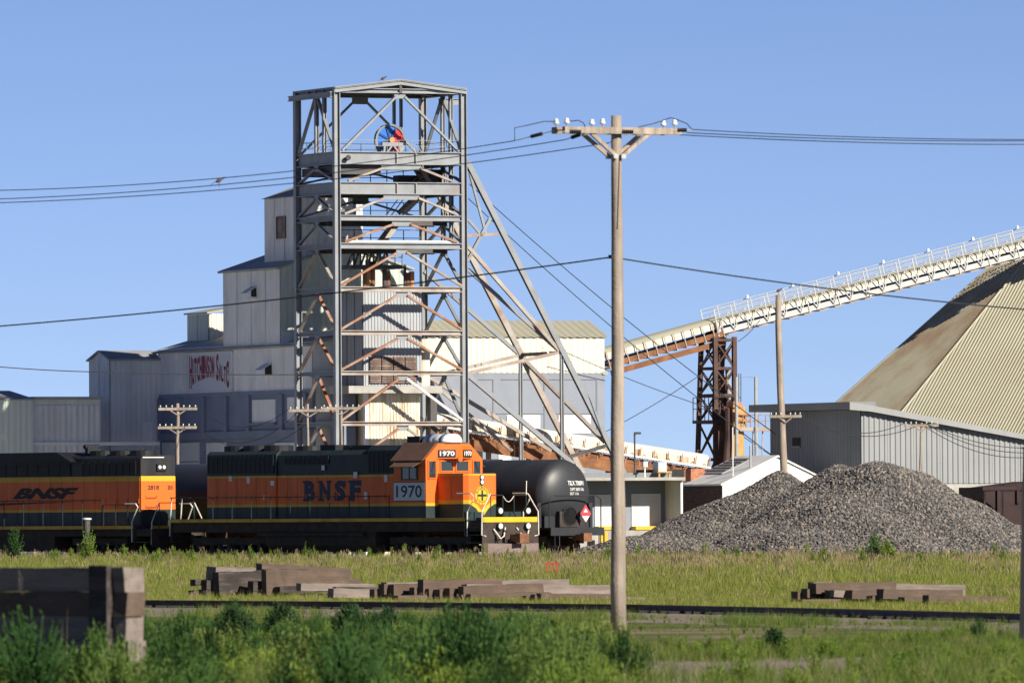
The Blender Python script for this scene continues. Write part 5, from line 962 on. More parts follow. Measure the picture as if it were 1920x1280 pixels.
for (y_, xl, xr) in ((-0.15, 1057, 1276), (0.15, 1037, 1252)):
    a = MB().box(xA(xl, y_), xA(xr, y_), y_ - 0.05, y_ + 0.05, za - 0.05, za + 0.055).build('crossarm', M['wood'], up_)
    for q in (-1, 1):
        xo = 0.52 * q; MB().beam((xo, y_, za - 0.05), (q * 0.07, y_ * 0.8, za - 0.40), 0.05, 0.06).build('brace', M['wood'], a)
        MB().box(q * 0.07 - 0.04, q * 0.07 + 0.04, y_ * 0.8 - 0.03, y_ * 0.8 + 0.03, za - 0.45, za - 0.38).build('bracket', M['galv'], a)
for (px, y_) in ((1043, 0.15), (1063, -0.15), (1110, 0.15), (1130, -0.15), (1244, 0.15), (1265, -0.15)):
    p = (xA(px, y_), y_, za + 0.05); MB().tube([p, (p[0], p[1], za + 0.1)], 0.01, 5).build('pin', M['wire'], up_); insulator(MB(), (p[0], p[1], za + 0.04), 0.9).build('insulator', M['ceramic'], up_, True)
def strain(px, py, dx, n, dy=0.0):
    mb = MB(); d = Vector((dx, dy, 0.0)).normalized()
    p = PF.onY(px, py, -0.2)
    for k in range(n): mb.lathe(p + d * (0.035 * k), d, [(0, 0.012), (0.008, 0.034), (0.022, 0.034), (0.03, 0.012)], 9)
    mb.build('strain_insulator', M['black'], up_); MB().tube([p - d * 0.12, p + d * (0.035 * n + 0.1)], 0.008, 5).build('tie_rod', M['galv'], up_)
strain(1068, 247, 1, 6); strain(1166, 247, 1, 6); strain(1270, 244, 1, 5)
for (pA_, x, y) in (((xA(1037, 0.15), 0.1, za), 965, 264), ((xA(1096, -0.15), -0.2, za - 0.04), 1060, 262), ((-0.02, -0.09, za - 0.12), 1142, 268)):
    pA_ = Vector(pA_); pB_ = PF.I @ at(x, y, b0.y); MB().tube([pA_, pB_], 0.009, 5).build('tie_rod', M['galv'], up_); d_ = (pB_ - pA_); mb = MB()
    for k in range(7): mb.lathe(pA_ + d_ * 0.3 + d_.normalized() * (0.033 * k), d_, [(0, 0.012), (0.008, 0.032), (0.022, 0.032), (0.03, 0.012)], 9)
    if d_.length > 0.4: mb.build('strain_insulator', M['black'], up_)
f = lambda px, py: PF.onY(px, py, -0.15)
for pts in (((1043, 228), (1020, 228), (985, 236), (965, 240), (965, 264)), ((1063, 228), (1085, 226), (1094, 231), (1102, 247)), ((1244, 226), (1225, 232), (1196, 239)), ((1244, 225), (1258, 221), (1268, 224), (1288, 232), (1297, 243))): MB().tube([f(*p) for p in pts], 0.009, 5).build('jumper_wire', M['wire'], up_)
MB().tube([(0.02, -0.10, za - 0.4), (-0.03, -0.10, za - 1.6)], 0.005, 5).build('ground_wire', M['wire'], up_)
MB().box(-0.14, -0.10, -0.1, 0.02, (PF.I @ at(1150, 485, b0.y)).z, (PF.I @ at(1150, 478, b0.y)).z).build('cable_clamp', M['black'], up_)
def wire(name, label, pts, r, sag=0.0, n=20, group=None):
    out = []
    for (a, b) in zip(pts, pts[1:]):
        a, b = Vector(a), Vector(b)
        for k in range(n + (b is Vector(pts[-1]))): t = k / n; out.append(a.lerp(b, t) - Vector((0, 0, 4 * sag * t * (1 - t))))
    out.append(Vector(pts[-1])); o0_ = out[0].copy(); mb = MB().tube([p - o0_ for p in out], r, 5); o = mb.build(name, M['wire']); o.location = o0_
    return props(o, label, 'wire', group)
pw = PF.M @ f(965, 264)
wl_, wr_ = 'thin overhead power wire strung from the crossarm towards the mill side', 'thin overhead power wire strung from the crossarm towards the dome side'
for (x, y, ye, wl_) in ((965, 264, 358, 'thin power wire leaving the far crossarm tip towards the mill'), (1060, 262, 375, 'thin power wire leaving the middle of the crossarm towards the mill'), (1142, 268, 382, 'thin power wire leaving close beside the pole top towards the mill')): wire('power_wire', wl_, [at(x, y, b0.y), at(-60, ye, 176)], 0.008, 0.18, 24, 'power wires on the mill side')
for (x, y, ye, wr_) in ((1298, 243, 261, 'upper power wire leaving the crossarm end towards the dome'), (1275, 253, 270, 'lowest power wire leaving the crossarm end towards the dome'), (1288, 249, 263, 'middle power wire leaving the crossarm end towards the dome')): wire('power_wire', wr_, [at(x, y, b0.y), at(2020, ye, 172)], 0.008, 0.06, 24, 'power wires on the dome side')
wire('communication_cable', 'thick black cable clamped halfway up the tall pole, crossing the whole yard', [at(-60, 616, 176), at(1147, 482, b0.y), at(2020, 588, 172)], 0.013, 0.09, 24)
# smaller poles
def small_pole(label, x0, y0, x1, Y, r, arms, seed, m='wood', name='utility_pole'):
    g = gnd(x1, 1040); base = at(x1, 1040, Y); base.z = 0; top = at(x0, y0, Y); F_ = Frame(Vector((base.x, base.y, 0)), 0); t = thing(name, label, 'utility pole', (0, 0, 0), F_)
    pole_shaft((0, 0, 0), F_.I @ top, r, r * 0.72, 12, seed, r * 0.25).build('pole', M[m], t, True)
    for (xa, xb, y) in arms:
        pa, pb = F_.I @ at(xa, y + (xb - xa) * 0.01, Y - r - 0.06), F_.I @ at(xb, y, Y - r + 0.1); a = MB().beam(pa, pb, 0.1, 0.12).build('crossarm', M['wood'], t)
        for k in (0.05, 0.2, 0.35, 0.65, 0.8, 0.95): insulator(MB(), pa.lerp(pb, k) + Vector((0, 0, 0.05)), 0.7).build('insulator', M['wall_grey'], a)
        mid = F_.I @ at((xa + xb) / 2, y + 12, Y - r); 
        for k in (0.25, 0.75): MB().beam(pa.lerp(pb, k), mid, 0.04, 0.05).build('brace', M['wood'], a)
    return t
small_pole('weathered pole with two crossarms standing before the blue base wall', 333, 756, 334, 432, 0.10, ((297, 370, 766), (296, 369, 801)), 4)
small_pole('short pole with pale single crossarm at the foot of the headframe', 577, 757, 579, 424, 0.075, ((541, 618, 769),), 5)
small_pole('pole with pale crossarm just behind the front headframe column', 640, 760, 642, 441, 0.075, ((604, 676, 765),), 6)
small_pole('thick leaning wooden pole rising behind the gravel heaps with low crossarm', 1460, 553, 1472, 431, 0.19, ((1443, 1503, 780),), 8, 'wood')
small_pole('thin leaning pole with crossarm in front of the ribbed grey shed', 1728, 792, 1720, 434, 0.075, ((1695, 1760, 797),), 9)
wd = 'slack thin wire hanging in front of the ribbed shed'
for (xa, ya, xb, yb, sg) in ((1503, 780, 1696, 793, .6), (1503, 784, 1715, 800, .6), (1735, 793, 2000, 832, .55), (1740, 797, 2000, 838, .65), (1735, 800, 2000, 842, .8)): wire('service_wire', wd, [at(xa, ya, 430.5), at(xb, yb, 433.5)], 0.018, sg, 18, 'wires before the ribbed shed')
wd = 'slack thin wire hanging in front of the blue mill base'
for (xa, ya, xb, yb, sg) in ((370, 767, 541, 767, .8), (369, 803, 560, 770, 1.0), (369, 805, 604, 768, 1.2)): wire('service_wire', wd, [at(xa, ya, 431.5), at(xb, yb, 424.5)], 0.014, sg, 18, 'wires before the blue base')
wire('aerial_cable', 'aerial cable crossing the annex and the sign to the headframe', [at(-40, 684, 431), at(180, 697, 432), at(560, 702, 444)], 0.022, 0.05)
for (x, y, x2, y2) in ((880, 345, 1440, 815), (878, 372, 1440, 860)): wire('hoist_rope', 'taut hoist rope slanting from the headframe down to the shed', [TF.M @ TF.onY(x, y, 2.5), SF.M @ Vector((-0.6, 8.0, (SF.onX(x2, y2, 0)).z))], 0.022, 0.35, 24, 'hoist ropes of the headframe')
for (x0, y0, x1, y1, lb) in ((1314, 702, 1130, 812, 'guy wire running from the trestle down towards the headframe legs'), (1330, 765, 1060, 660, 'guy wire running from the headframe backstay to the trestle'), (1425, 600, 1384, 640, 'short guy wire between the inclined truss and its trestle'), (1310, 755, 1465, 865, 'guy wire running from the trestle down behind the white roof')):
    wire('guy_wire', lb, [TF.M @ TF.onY(x0, y0, B_H + 0.5), TF.M @ TF.onY(x1, y1, B_H - 1.2 if x1 < 1200 else B_H + 0.5)], 0.02, 0.1)
p = at(1190, 835, 452); t = thing('yard_lamp', 'small distant yard lamp on a thin post above the lower conveyor', 'lamp', (p.x, p.y, 0))
z1_ = at(1190, 812, 452).z; MB().tube([(p.x, p.y, 0), (p.x, p.y, z1_)], 0.05, 6).build('post', M['steel_dark'], t); MB().box(p.x - 0.04, p.x + 0.3, p.y - 0.1, p.y + 0.1, z1_ - 0.05, z1_ + 0.06).build('lamp_head', M['steel_dark'], t)
def bird(p, s, label, tilt=0.0):
    t = thing('bird', label, 'bird', p); q = Vector(p); mb = MB()
    mb.lathe(q + Vector((-0.10, 0, 0.13)) * s, (1, 0, 0.55 + tilt), [(0, 0.005), (0.03*s, 0.035*s), (0.09*s, 0.06*s), (0.16*s, 0.05*s), (0.2*s, 0.03*s), (0.23*s, 0.033*s), (0.27*s, 0.025*s), (0.3*s, 0.004)], 10); mb.build('body', M['bird'], t, True)
    MB().prism([q + Vector((-0.1, -0.02, 0.14)) * s, q + Vector((-0.1, 0.02, 0.14)) * s, q + Vector((-0.24, 0.03, 0.05)) * s, q + Vector((-0.24, -0.03, 0.05)) * s], (0, 0, 0.012)).build('tail', M['bird'], t)
    MB().prism([q + Vector((0.16, -0.008, 0.27)) * s, q + Vector((0.16, 0.008, 0.27)) * s, q + Vector((0.2, 0, 0.265)) * s], (0, 0, 0.008)).build('beak', M['black'], t)
    for y in (-0.02, 0.02): MB().tube([q + Vector((0.0, y, 0.12)) * s, q + Vector((0.0, y, 0.0)) * s], 0.006 * s, 4).build('leg', M['black'], t)
bird(at(411, 350.5, 168.5), 0.62, 'brown dove perched on the overhead wire against open sky')
q = TF.M @ Vector((WT * 0.37, 0, zr0 + (zr1 - zr0) * 0.74 - 0.03)); bird(q, 1.1, 'small dark bird sitting on the headframe roof')
bird(at(1460, 553, 431), 1.1, 'small dark bird sitting on top of the leaning pole')
# dark post close to the near track on the right
g_ = gnd(1919, 1222); t = thing('dark_post', 'dark slim square post standing right of the gravel near the track', 'post', (g_.x, g_.y, 0)); zt_ = at(1916, 842, g_.y).z
tq = at(1927, 842, g_.y); MB().beam((g_.x, g_.y, -0.05), tq, 0.12, 0.12).build('shaft', M['black'], t); MB().beam(tq, tq + Vector((0.002, 0, 0.03)), 0.15, 0.15).build('cap', M['black'], t)
# red stand beside the track, grey capped pipe in the weeds
g_ = gnd(1035, 1088); t = thing('red_stand', 'small red steel frame stand in the grass before the tank car', 'stand', (g_.x, g_.y, 0)); s_ = g_.y / FPX
w_ = 23 * s_ / 2; h_ = at(1035, 1054, g_.y).z; mb = MB(); MB().box(g_.x - w_, g_.x + w_, g_.y - 0.04, g_.y + 0.04, h_ - 0.05, h_).build('top_bar', M['redpaint'], t)
for q in (-1, 0.1, 1): MB().box(g_.x + q * (w_ - 0.025) - 0.025, g_.x + q * (w_ - 0.025) + 0.025, g_.y - 0.03, g_.y + 0.03, 0, h_ - 0.05).build('leg', M['redpaint'] if q else M['steel_dark'], t)
c = LF.M @ Vector((X2 - 3.7, -3.0, 0)); t = thing('capped_pipe', 'grey pipe post with white cap standing in weeds beside the trailing locomotive', 'pipe', (c.x, c.y, 0)); zt_ = at(163, 972, c.y).z
c = at(163, 1000, c.y); t.location.x = c.x; OFF[t.name] = Vector((c.x, c.y, 0)); MB().tube([(c.x, c.y, 0), (c.x, c.y, zt_ - 0.04)], 0.14, 12).build('pipe', M['steel_dark'], t); MB().lathe((c.x, c.y, zt_ - 0.04), (0, 0, 1), [(0, 0.2), (0.06, 0.2), (0.08, 0.1)], 14).build('cap', M['white'], t)
# ================================================================ NEAR TRACK
TP = [gnd(x, y, 0.10) for (x, y) in ((-260, 1127), (260, 1131), (700, 1134.5), (1200, 1140), (1600, 1149), (1920, 1158), (2200, 1168))]
trk = thing('near_track', None, None, (TP[3].x, TP[3].y, 0)); trk['kind'] = 'structure'
for off in (-0.72, 0.72):
    pts = [p + Vector((0, off, 0)) for p in TP]
    mb = MB()
    for a, b in zip(pts, pts[1:]): mb.beam(a + Vector((0, 0, 0.0)), b + Vector((0, 0, 0.0)), 0.07, 0.05).beam(a + Vector((0, 0, -0.06)), b + Vector((0, 0, -0.06)), 0.03, 0.1).beam(a + Vector((0, 0, 0.05)), b + Vector((0, 0, 0.05)), 0.07, 0.04)
    mb.build('rail', M['railsteel'], trk)
mb = MB(); fs = []
mb.add([p + Vector((0, o, z - p.z)) for p in TP for (o, z) in ((-3.4, 0.004), (-1.5, 0.03), (1.5, 0.03), (3.0, 0.004))], [(4*i+k, 4*i+k+1, 4*i+k+5, 4*i+k+4) for i in range(len(TP)-1) for k in range(3)])
mb.build('ballast', M['gravel'], trk)
MB().add([p + Vector((0, o, 0.006 - p.z)) for p in TP for o in (-17.0, -3.3)], [(2*i, 2*i+2, 2*i+3, 2*i+1) for i in range(len(TP)-1)]).build('gravel_shoulder', M['gravel'], kind='structure')
MB().add([(0.0, 84, 0.008), (7, 84, 0.008), (6.5, 130, 0.008), (0.4, 132, 0.008)], [(0, 1, 2, 3)]).build('gravel_path', M['gravel'], kind='structure')
n_s = 0; sl = None
for a, b in zip(TP, TP[1:]):
    L = (b - a).length; k = 0.3
    while k < L:
        p = a.lerp(b, k / L); k += 0.62
        if not (-12.5 < p.x < 12.5): continue
        if sl is None: sl = MB().box(-0.11, 0.11, -1.25, 1.25, -0.02, 0.075).build('sleeper', M['tie_dark'], trk); o = sl
        else: o = dup(sl, trk)
        o.location = Vector((p.x, p.y, 0)) - OFF[trk.name] + Vector((rnd.uniform(-.05, .05), rnd.uniform(-.15, .15), 0)); o.rotation_euler.z = rnd.uniform(-.05, .05)
# the vertices of the shared sleeper are about its own origin
me = sl.data
for v in me.vertices: v.co += OFF[trk.name]
# ================================================================ TIMBER STACKS, each timber a thing
def timber(x0, y0, x1, y1, hpx, Y, dY, m, label, group, w=None, name='timber'):
    dY = abs(x1 - x0) * Y / FPX * 0.72; p, q = at(x0, y0, Y), at(x1, y1 + (y1 - 970) * -dY / Y * 0.0, Y + dY); h = hpx * Y / FPX; w = w or h * rnd.uniform(0.95, 1.15); c = (p + q) / 2; d = q - p; L = d.length
    n = 8; mb = MB(); vs = []; rr = random.Random(int(x0 * 7 + y0)); j = h * 0.05
    for i in range(n + 1):
        for (sy, sz) in ((-1, -1), (1, -1), (1, 1), (-1, 1)):
            vs.append((-L/2 + L*i/n + (rr.uniform(-1, 1) * j if i in (0, n) else 0), sy * w/2 + rr.uniform(-j, j), sz * h/2 + rr.uniform(-j, j)))
    fs = [(4*i+k, 4*i+(k+1) % 4, 4*i+4+(k+1) % 4, 4*i+4+k) for i in range(n) for k in range(4)] + [(3, 2, 1, 0), (4*n, 4*n+1, 4*n+2, 4*n+3)]
    o = mb.add(vs, fs).build(name, M[m]); o.location = c; o.rotation_euler = (d + Vector((0, 0, rr.uniform(-.025, .025) * L))).to_track_quat('X', 'Z').to_euler(); return props(o, label, 'timber', group)
gA, gB, gC = 'timbers in the rotten heap', 'timbers in the long stack', 'timbers in the short stack'
lA, lB, lC = 'rotten dark tie end jutting from the broken timber heap', 'dark sawn tie end facing out of the long timber stack', 'dark tie end under the pale timber of the short stack'
timber(486, 1066, 652, 1073, 18, 224, 0.9, 'tie', 'split charred timber lying topmost on the broken timber heap', gA, 0.25)
timber(498, 1083, 672, 1091, 17, 223.4, 0.7, 'tie', 'round weathered log under the topmost charred timber of the heap', gA)
timber(503, 1101, 690, 1104, 16, 223, 0.6, 'tie_pale', 'pale grey timber low in the broken heap', gA)
timber(395, 1078, 490, 1080, 32, 224.2, 0.4, 'tie_pale', 'thick pale split timber beside the charred log of the heap', gA)
timber(396, 1110, 470, 1112, 34, 223.6, 0.4, 'tie', 'dark timber under the thick split timber of the heap', gA)
for (x, y, h) in ((405, 1092, 58), (495, 1092, 66), (362, 1091, 16), (358, 1112, 20), (382, 1100, 36), (470, 1104, 40), (520, 1105, 18), (625, 1106, 16), (600, 1118, 14), (640, 1117, 14)): timber(x, y, x + 95, y - 1, h * 0.72, 223.0 - (x - 360) * 0.004, 1.9, 'tie_dark' if h < 60 else 'tie', lA, gA, 0.22)
timber(560, 1100, 700, 1101, 14, 221.5, 0.3, 'tie_pale', 'flat pale board at the foot of the heap', gA)
timber(720, 1098, 1062, 1097, 19, 209, 0.8, 'tie_pale', 'long pale bridge timber on top of the long stack', gB)
timber(870, 1104, 1139, 1105, 18, 208.2, 0.6, 'tie_pale', 'second long pale timber pushed out past the top one', gB)
timber(740, 1121, 1010, 1122, 17, 208, 0.5, 'tie', 'brown timber in the bottom course of the long stack', gB)
timber(1000, 1124, 1290, 1127, 15, 207.5, 0.5, 'tie_pale', 'low pale timber ending behind the tall pole', gB)
timber(620, 1113, 735, 1112, 18, 210, 0.5, 'tie_pale', 'short pale timber joining the heap and the long stack', gB)
for (x, y, h) in ((697, 1113, 20), (715, 1103, 20), (734, 1104, 20), (772, 1112, 22), (788, 1101, 30), (800, 1111, 18), (819, 1113, 22), (839, 1112, 20), (864, 1105, 18), (862, 1122, 18), (878, 1119, 16), (982, 1125, 13), (998, 1124, 15), (1010, 1120, 14), (757, 1126, 14), (1076, 1131, 8)): timber(x, y, x + 150, y - 1, h, 209.0 - (x - 700) * 0.006, 2.0, 'tie', lB, gB, 0.2)
timber(1520, 1103, 1803, 1103, 19, 197, 0.7, 'tie_pale', 'long straight pale timber topmost on the short stack', gC)
timber(1560, 1117, 1872, 1121, 13, 196.4, 0.6, 'tie_pale', 'thin pale plank sticking out under the topmost timber', gC)
timber(1500, 1126, 1790, 1131, 13, 196, 0.5, 'tie', 'brown timber in the bottom course of the short stack', gC)
for (x, y, h) in ((1524, 1102, 20), (1508, 1112, 18), (1490, 1120, 20), (1552, 1116, 18), (1592, 1115, 16), (1630, 1124, 20), (1650, 1114, 18), (1690, 1126, 14), (1735, 1124, 14), (1548, 1130, 14)): timber(x, y, x + 150, y - 1, h, 197.0 - (x - 1490) * 0.006, 2.0, 'tie', lC, gC, 0.22)
# tie wall on the left
c_ = at(257, 1100, 91.0); QF = Frame(Vector((c_.x, c_.y, 0)), R(-47)); YW = 0.0; tw = thing('tie_wall', 'low wall of stacked old railway ties with dark upright post', 'retaining wall', (-1.0, 0, 0), QF); xr_ = 0.0; hh = 0.232
for r_ in range(6):
    z = 1.40 - hh * (r_ + 1); x1 = xr_ + rnd.uniform(-0.03, 0.02)
    for k in range(2):
        x0 = x1 - 2.6; m = ('tie_pale', 'tie', 'tie_pale', 'tie_pale', 'tie', 'tie_pale')[(r_ + k) % 6]; mb = MB(); rr = random.Random(r_ * 5 + k); n = 10; vs = []
        for i in range(n + 1):
            for (sy, sz) in ((-1, -1), (1, -1), (1, 1), (-1, 1)): vs.append((x0 + 0.01 + (x1 - x0 - 0.02) * i / n, YW + sy * 0.11 + rr.uniform(-.012, .012) - 0.03 * rr.random(), z + hh / 2 + sz * (hh / 2 - 0.001) + rr.uniform(-.006, .006)))
        mb.add(vs, [(4*i+q, 4*i+(q+1) % 4, 4*i+4+(q+1) % 4, 4*i+4+q) for i in range(n) for q in range(4)] + [(3, 2, 1, 0), (4*n, 4*n+1, 4*n+2, 4*n+3)]).build('tie', M[m], tw); x1 = x0
xp = -0.34; MB().box(xp - 0.13, xp + 0.13, YW - 0.2, YW - 0.13, 0, 1.42).build('post', M['tie_dark'], tw)
# ================================================================ GRAVEL HEAPS
def gn_scatter(name, pts, rots, scls, idx, variants, parent=None, kind='stuff', **pr):
    me = bpy.data.meshes.new(name); off = OFF.get(parent.name, Vector()) if parent else Vector(); P = np.asarray(pts, dtype=np.float32) - np.array(off, dtype=np.float32); n = len(P)
    me.vertices.add(n); me.vertices.foreach_set('co', P.ravel())
    for nm, ty, dat in (('rot', 'FLOAT_VECTOR', np.asarray(rots, np.float32)), ('scl', 'FLOAT_VECTOR', np.asarray(scls, np.float32)), ('idx', 'INT', np.asarray(idx, np.int32))):
        at_ = me.attributes.new(nm, ty, 'POINT'); at_.data.foreach_set('vector' if ty == 'FLOAT_VECTOR' else 'value', dat.ravel())
    me.update(); o = bpy.data.objects.new(name, me); COL.objects.link(o)
    if parent: o.parent = parent
    cl = bpy.data.collections.new(name + '_pieces')
    for v in variants: cl.objects.link(v)
    ng = bpy.data.node_groups.new(name + '_scatter', 'GeometryNodeTree'); ng.interface.new_socket('Geometry', in_out='INPUT', socket_type='NodeSocketGeometry'); ng.interface.new_socket('Geometry', in_out='OUTPUT', socket_type='NodeSocketGeometry')
    N, L = ng.nodes, ng.links; gi, go = N.new('NodeGroupInput'), N.new('NodeGroupOutput'); mp = N.new('GeometryNodeMeshToPoints'); L.new(gi.outputs[0], mp.inputs[0])
    ci = N.new('GeometryNodeCollectionInfo'); ci.inputs[0].default_value = cl; ci.inputs[1].default_value = True; ci.inputs[2].default_value = True
    ip = N.new('GeometryNodeInstanceOnPoints'); L.new(mp.outputs[0], ip.inputs['Points']); L.new(ci.outputs[0], ip.inputs['Instance']); ip.inputs['Pick Instance'].default_value = True
    for nm, ty, sk in (('rot', 'FLOAT_VECTOR', 'Rotation'), ('scl', 'FLOAT_VECTOR', 'Scale'), ('idx', 'INT', 'Instance Index')):
        a = N.new('GeometryNodeInputNamedAttribute'); a.data_type = ty; a.inputs[0].default_value = nm
        s_ = next(s for s in a.outputs if s.enabled and s.name == 'Attribute'); L.new(s_, ip.inputs[sk])
    L.new(ip.outputs[0], go.inputs[0]); md = o.modifiers.new('scatter', 'NODES'); md.node_group = ng
    return props(o, kind=kind, **pr)
def piece(name, vs, fs, mats):
    me = bpy.data.meshes.new(name); me.from_pydata([tuple(v) for v in vs], [], fs); me.update()
    for m in mats: me.materials.append(m)
    return bpy.data.objects.new(name, me)
def rmat(name, stops, rough=0.9, transl=0.0, spec=0.2):            # colour picked per instance
    m = bpy.data.materials.new(name); m.use_nodes = True; N, L = m.node_tree.nodes, m.node_tree.links; b = N['Principled BSDF']; b.inputs['Roughness'].default_value = rough; b.inputs['Specular IOR Level'].default_value = spec
    oi = N.new('ShaderNodeObjectInfo'); r = N.new('ShaderNodeValToRGB'); e = r.color_ramp.elements
    while len(e) < len(stops): e.new(0.5)
    for k, (p, c) in enumerate(stops): e[k].position = p; e[k].color = tuple(c) + (1,)
    L.new(oi.outputs['Random'], r.inputs[0]); L.new(r.outputs[0], b.inputs['Base Color'])
    if transl:
        t = N.new('ShaderNodeBsdfTranslucent'); L.new(r.outputs[0], t.inputs[0]); x = N.new('ShaderNodeMixShader'); x.inputs[0].default_value = transl; L.new(b.outputs[0], x.inputs[1]); L.new(t.outputs[0], x.inputs[2]); L.new(x.outputs[0], N['Material Output'].inputs[0])
    return m
stone_m = rmat('crushed_stone', [(0, (0.055, 0.052, 0.053)), (0.35, (0.115, 0.108, 0.105)), (0.7, (0.185, 0.168, 0.155)), (0.93, (0.27, 0.235, 0.205)), (1, (0.36, 0.28, 0.22))], 0.9)
nr = np.random.default_rng(5)
stones = []
ico_v = [(0,0,1),(0.894,0,0.447),(0.276,0.851,0.447),(-0.724,0.526,0.447),(-0.724,-0.526,0.447),(0.276,-0.851,0.447),(0.724,0.526,-0.447),(-0.276,0.851,-0.447),(-0.894,0,-0.447),(-0.276,-0.851,-0.447),(0.724,-0.526,-0.447),(0,0,-1)]
ico_f = [(0,1,2),(0,2,3),(0,3,4),(0,4,5),(0,5,1),(1,6,2),(2,7,3),(3,8,4),(4,9,5),(5,10,1),(6,7,2),(7,8,3),(8,9,4),(9,10,5),(10,6,1),(11,7,6),(11,8,7),(11,9,8),(11,10,9),(11,6,10)]
for k in range(5):
    vs = [tuple(c * (0.7 + 0.5 * nr.random()) for c in v) for v in ico_v]; stones.append(piece('stone', vs, ico_f, [stone_m]))
M['heap'] = mat('dark_gravel', (0.10, 0.095, 0.095), 0.95, 0.0, 0.4, 10.0, bump=1.0, bscale=9)
HP = []
def heap(label, px, ytop, Y, slope, ecc, N_):
    c = at(px, 1000, Y); H = at(px, ytop, Y).z; Rr = H / slope; t = thing('gravel_heap', label, 'gravel heap', (c.x, c.y, 0), group=None)
    ph = [(nr.uniform(0.3, 1.3), nr.uniform(0, 6.28), nr.uniform(0, 6.28)) for _ in range(6)]
    def z(x, y):
        r = np.sqrt((x / ecc) ** 2 + y ** 2); w = 0.0
        for (f_, a, b) in ph: w = w + 0.10 * np.sin(f_ * x * 1.3 + a) * np.sin(f_ * y * 1.3 + b)
        zz = H + 0.24 - slope * np.sqrt(r * r + 0.045 * H); return zz + w * np.clip(r / 2, 0, 1) + 0.12 * np.exp(-np.clip(zz, 0, 9) * 1.5)
    n = 60; g = np.linspace(-1, 1, n); gx, gy = np.meshgrid(g * (Rr + 1) * ecc, g * (Rr + 1)); gz = np.maximum(z(gx, gy), -0.05)
    MB().add([(c.x + a, c.y + b, d) for a, b, d in zip(gx.ravel(), gy.ravel(), gz.ravel())], [(i*n+j, i*n+j+1, (i+1)*n+j+1, (i+1)*n+j) for i in range(n-1) for j in range(n-1)]).build('core', M['heap'], t, True)
    r = np.sqrt(nr.random(N_)) * (Rr + 0.7); a = nr.random(N_) * 2 * np.pi; x, y = r * np.cos(a) * ecc, r * np.sin(a); zz = z(x, y); k = (zz > -0.1) & (y < Rr * 0.35); x, y, zz = x[k], y[k], np.maximum(zz[k], 0); m = len(x)
    s = nr.uniform(0.03, 0.085, (m, 1)) * np.ones((1, 3)) * nr.uniform(0.7, 1.25, (m, 3))
    gn_scatter('stones', np.stack([c.x + x, c.y + y, zz + 0.01], 1), nr.uniform(0, 6.28, (m, 3)), s, nr.integers(0, 5, m), stones, t)
heap('grey gravel heap behind, its rounded top below the leaning pole', 1463, 884, 416, 0.56, 1.0, 42000)
heap('middle grey gravel heap with dark shaded flank', 1574, 872, 411, 0.60, 1.0, 38000)
heap('largest grey gravel heap sloping long towards the hopper car', 1645, 867, 409, 0.55, 1.15, 46000)
heap('low spread of gravel at the foot of the heaps beside the dock', 1330, 985, 409, 0.36, 1.3, 20000)
# ================================================================ GRASS AND WEEDS
def blades(nb, h0, h1, spread, w, lean, rs, head=False):
    vs, fs = [], []
    for _ in range(nb):
        a = rs.uniform(0, 6.28); r = spread * math.sqrt(rs.random()); x, y = r * math.cos(a), r * math.sin(a); h = rs.uniform(h0, h1); la = rs.uniform(0, 6.28); l = lean * rs.random() * h; fa = rs.uniform(0, 3.14); dx, dy = math.cos(fa) * w / 2, math.sin(fa) * w / 2
        n = len(vs)
        for (t, ww) in ((0, 1.0), (0.5, 0.8), (1.0, 0.12)):
            cx, cy = x + math.cos(la) * l * t * t, y + math.sin(la) * l * t * t; vs += [(cx - dx * ww, cy - dy * ww, h * t), (cx + dx * ww, cy + dy * ww, h * t)]
        fs += [(n, n+1, n+3, n+2), (n+2, n+3, n+5, n+4)]
        if head:
            tx, ty = x + math.cos(la) * l, y + math.sin(la) * l; n = len(vs); hw = w * 0.9; vs += [(tx - hw, ty, h), (tx, ty, h - 0.05), (tx + hw, ty, h), (tx, ty, h + 0.05)]; fs += [(n, n+1, n+2, n+3)]
    return vs, fs
def bush(h, rad, nst, nl, rs, ls=0.05):
    vs, fs = [], []
    for _ in range(nst):
        a = rs.uniform(0, 6.28); ln = rs.random() ** 0.7; tx, ty = math.cos(a) * rad * ln, math.sin(a) * rad * ln; hh = h * (1 - 0.45 * ln * ln) * rs.uniform(0.75, 1.05); n = len(vs); w = 0.006
        vs += [(-w, 0, 0), (w, 0, 0), (tx + w, ty, hh), (tx - w, ty, hh)]; fs += [(n, n+1, n+2, n+3)]
        for k in range(nl):
            t = 0.12 + 0.9 * (k + rs.random()) / nl; c = Vector((tx * t, ty * t, hh * min(t, 1.02))); d = Vector((rs.uniform(-1, 1), rs.uniform(-1, 1), rs.uniform(0.1, 1.3))).normalized(); l = ls * rs.uniform(0.7, 1.6) * (1.25 - 0.6 * t); s = d.cross(Vector((rs.uniform(-1, 1), rs.uniform(-1, 1), rs.uniform(-1, 1)))).normalized() * l * 0.16
            n = len(vs); vs += [c - s * 0.3, c + d * l * 0.5 - s, c + d * l, c + d * l * 0.5 + s]; fs += [(n, n+1, n+2, n+3)]
    return vs, fs
gr_field = rmat('field_grass', [(0, (0.12, 0.17, 0.025)), (0.4, (0.22, 0.26, 0.045)), (0.75, (0.30, 0.31, 0.075)), (1, (0.37, 0.33, 0.13))], 0.8, 0.35)
gr_near = rmat('near_grass', [(0, (0.06, 0.115, 0.02)), (0.5, (0.13, 0.19, 0.035)), (0.85, (0.20, 0.235, 0.06)), (1, (0.30, 0.27, 0.12))], 0.8, 0.35)
gr_dry = rmat('dry_grass', [(0, (0.30, 0.25, 0.13)), (0.6, (0.34, 0.25, 0.17)), (1, (0.25, 0.16, 0.12))], 0.9, 0.3)
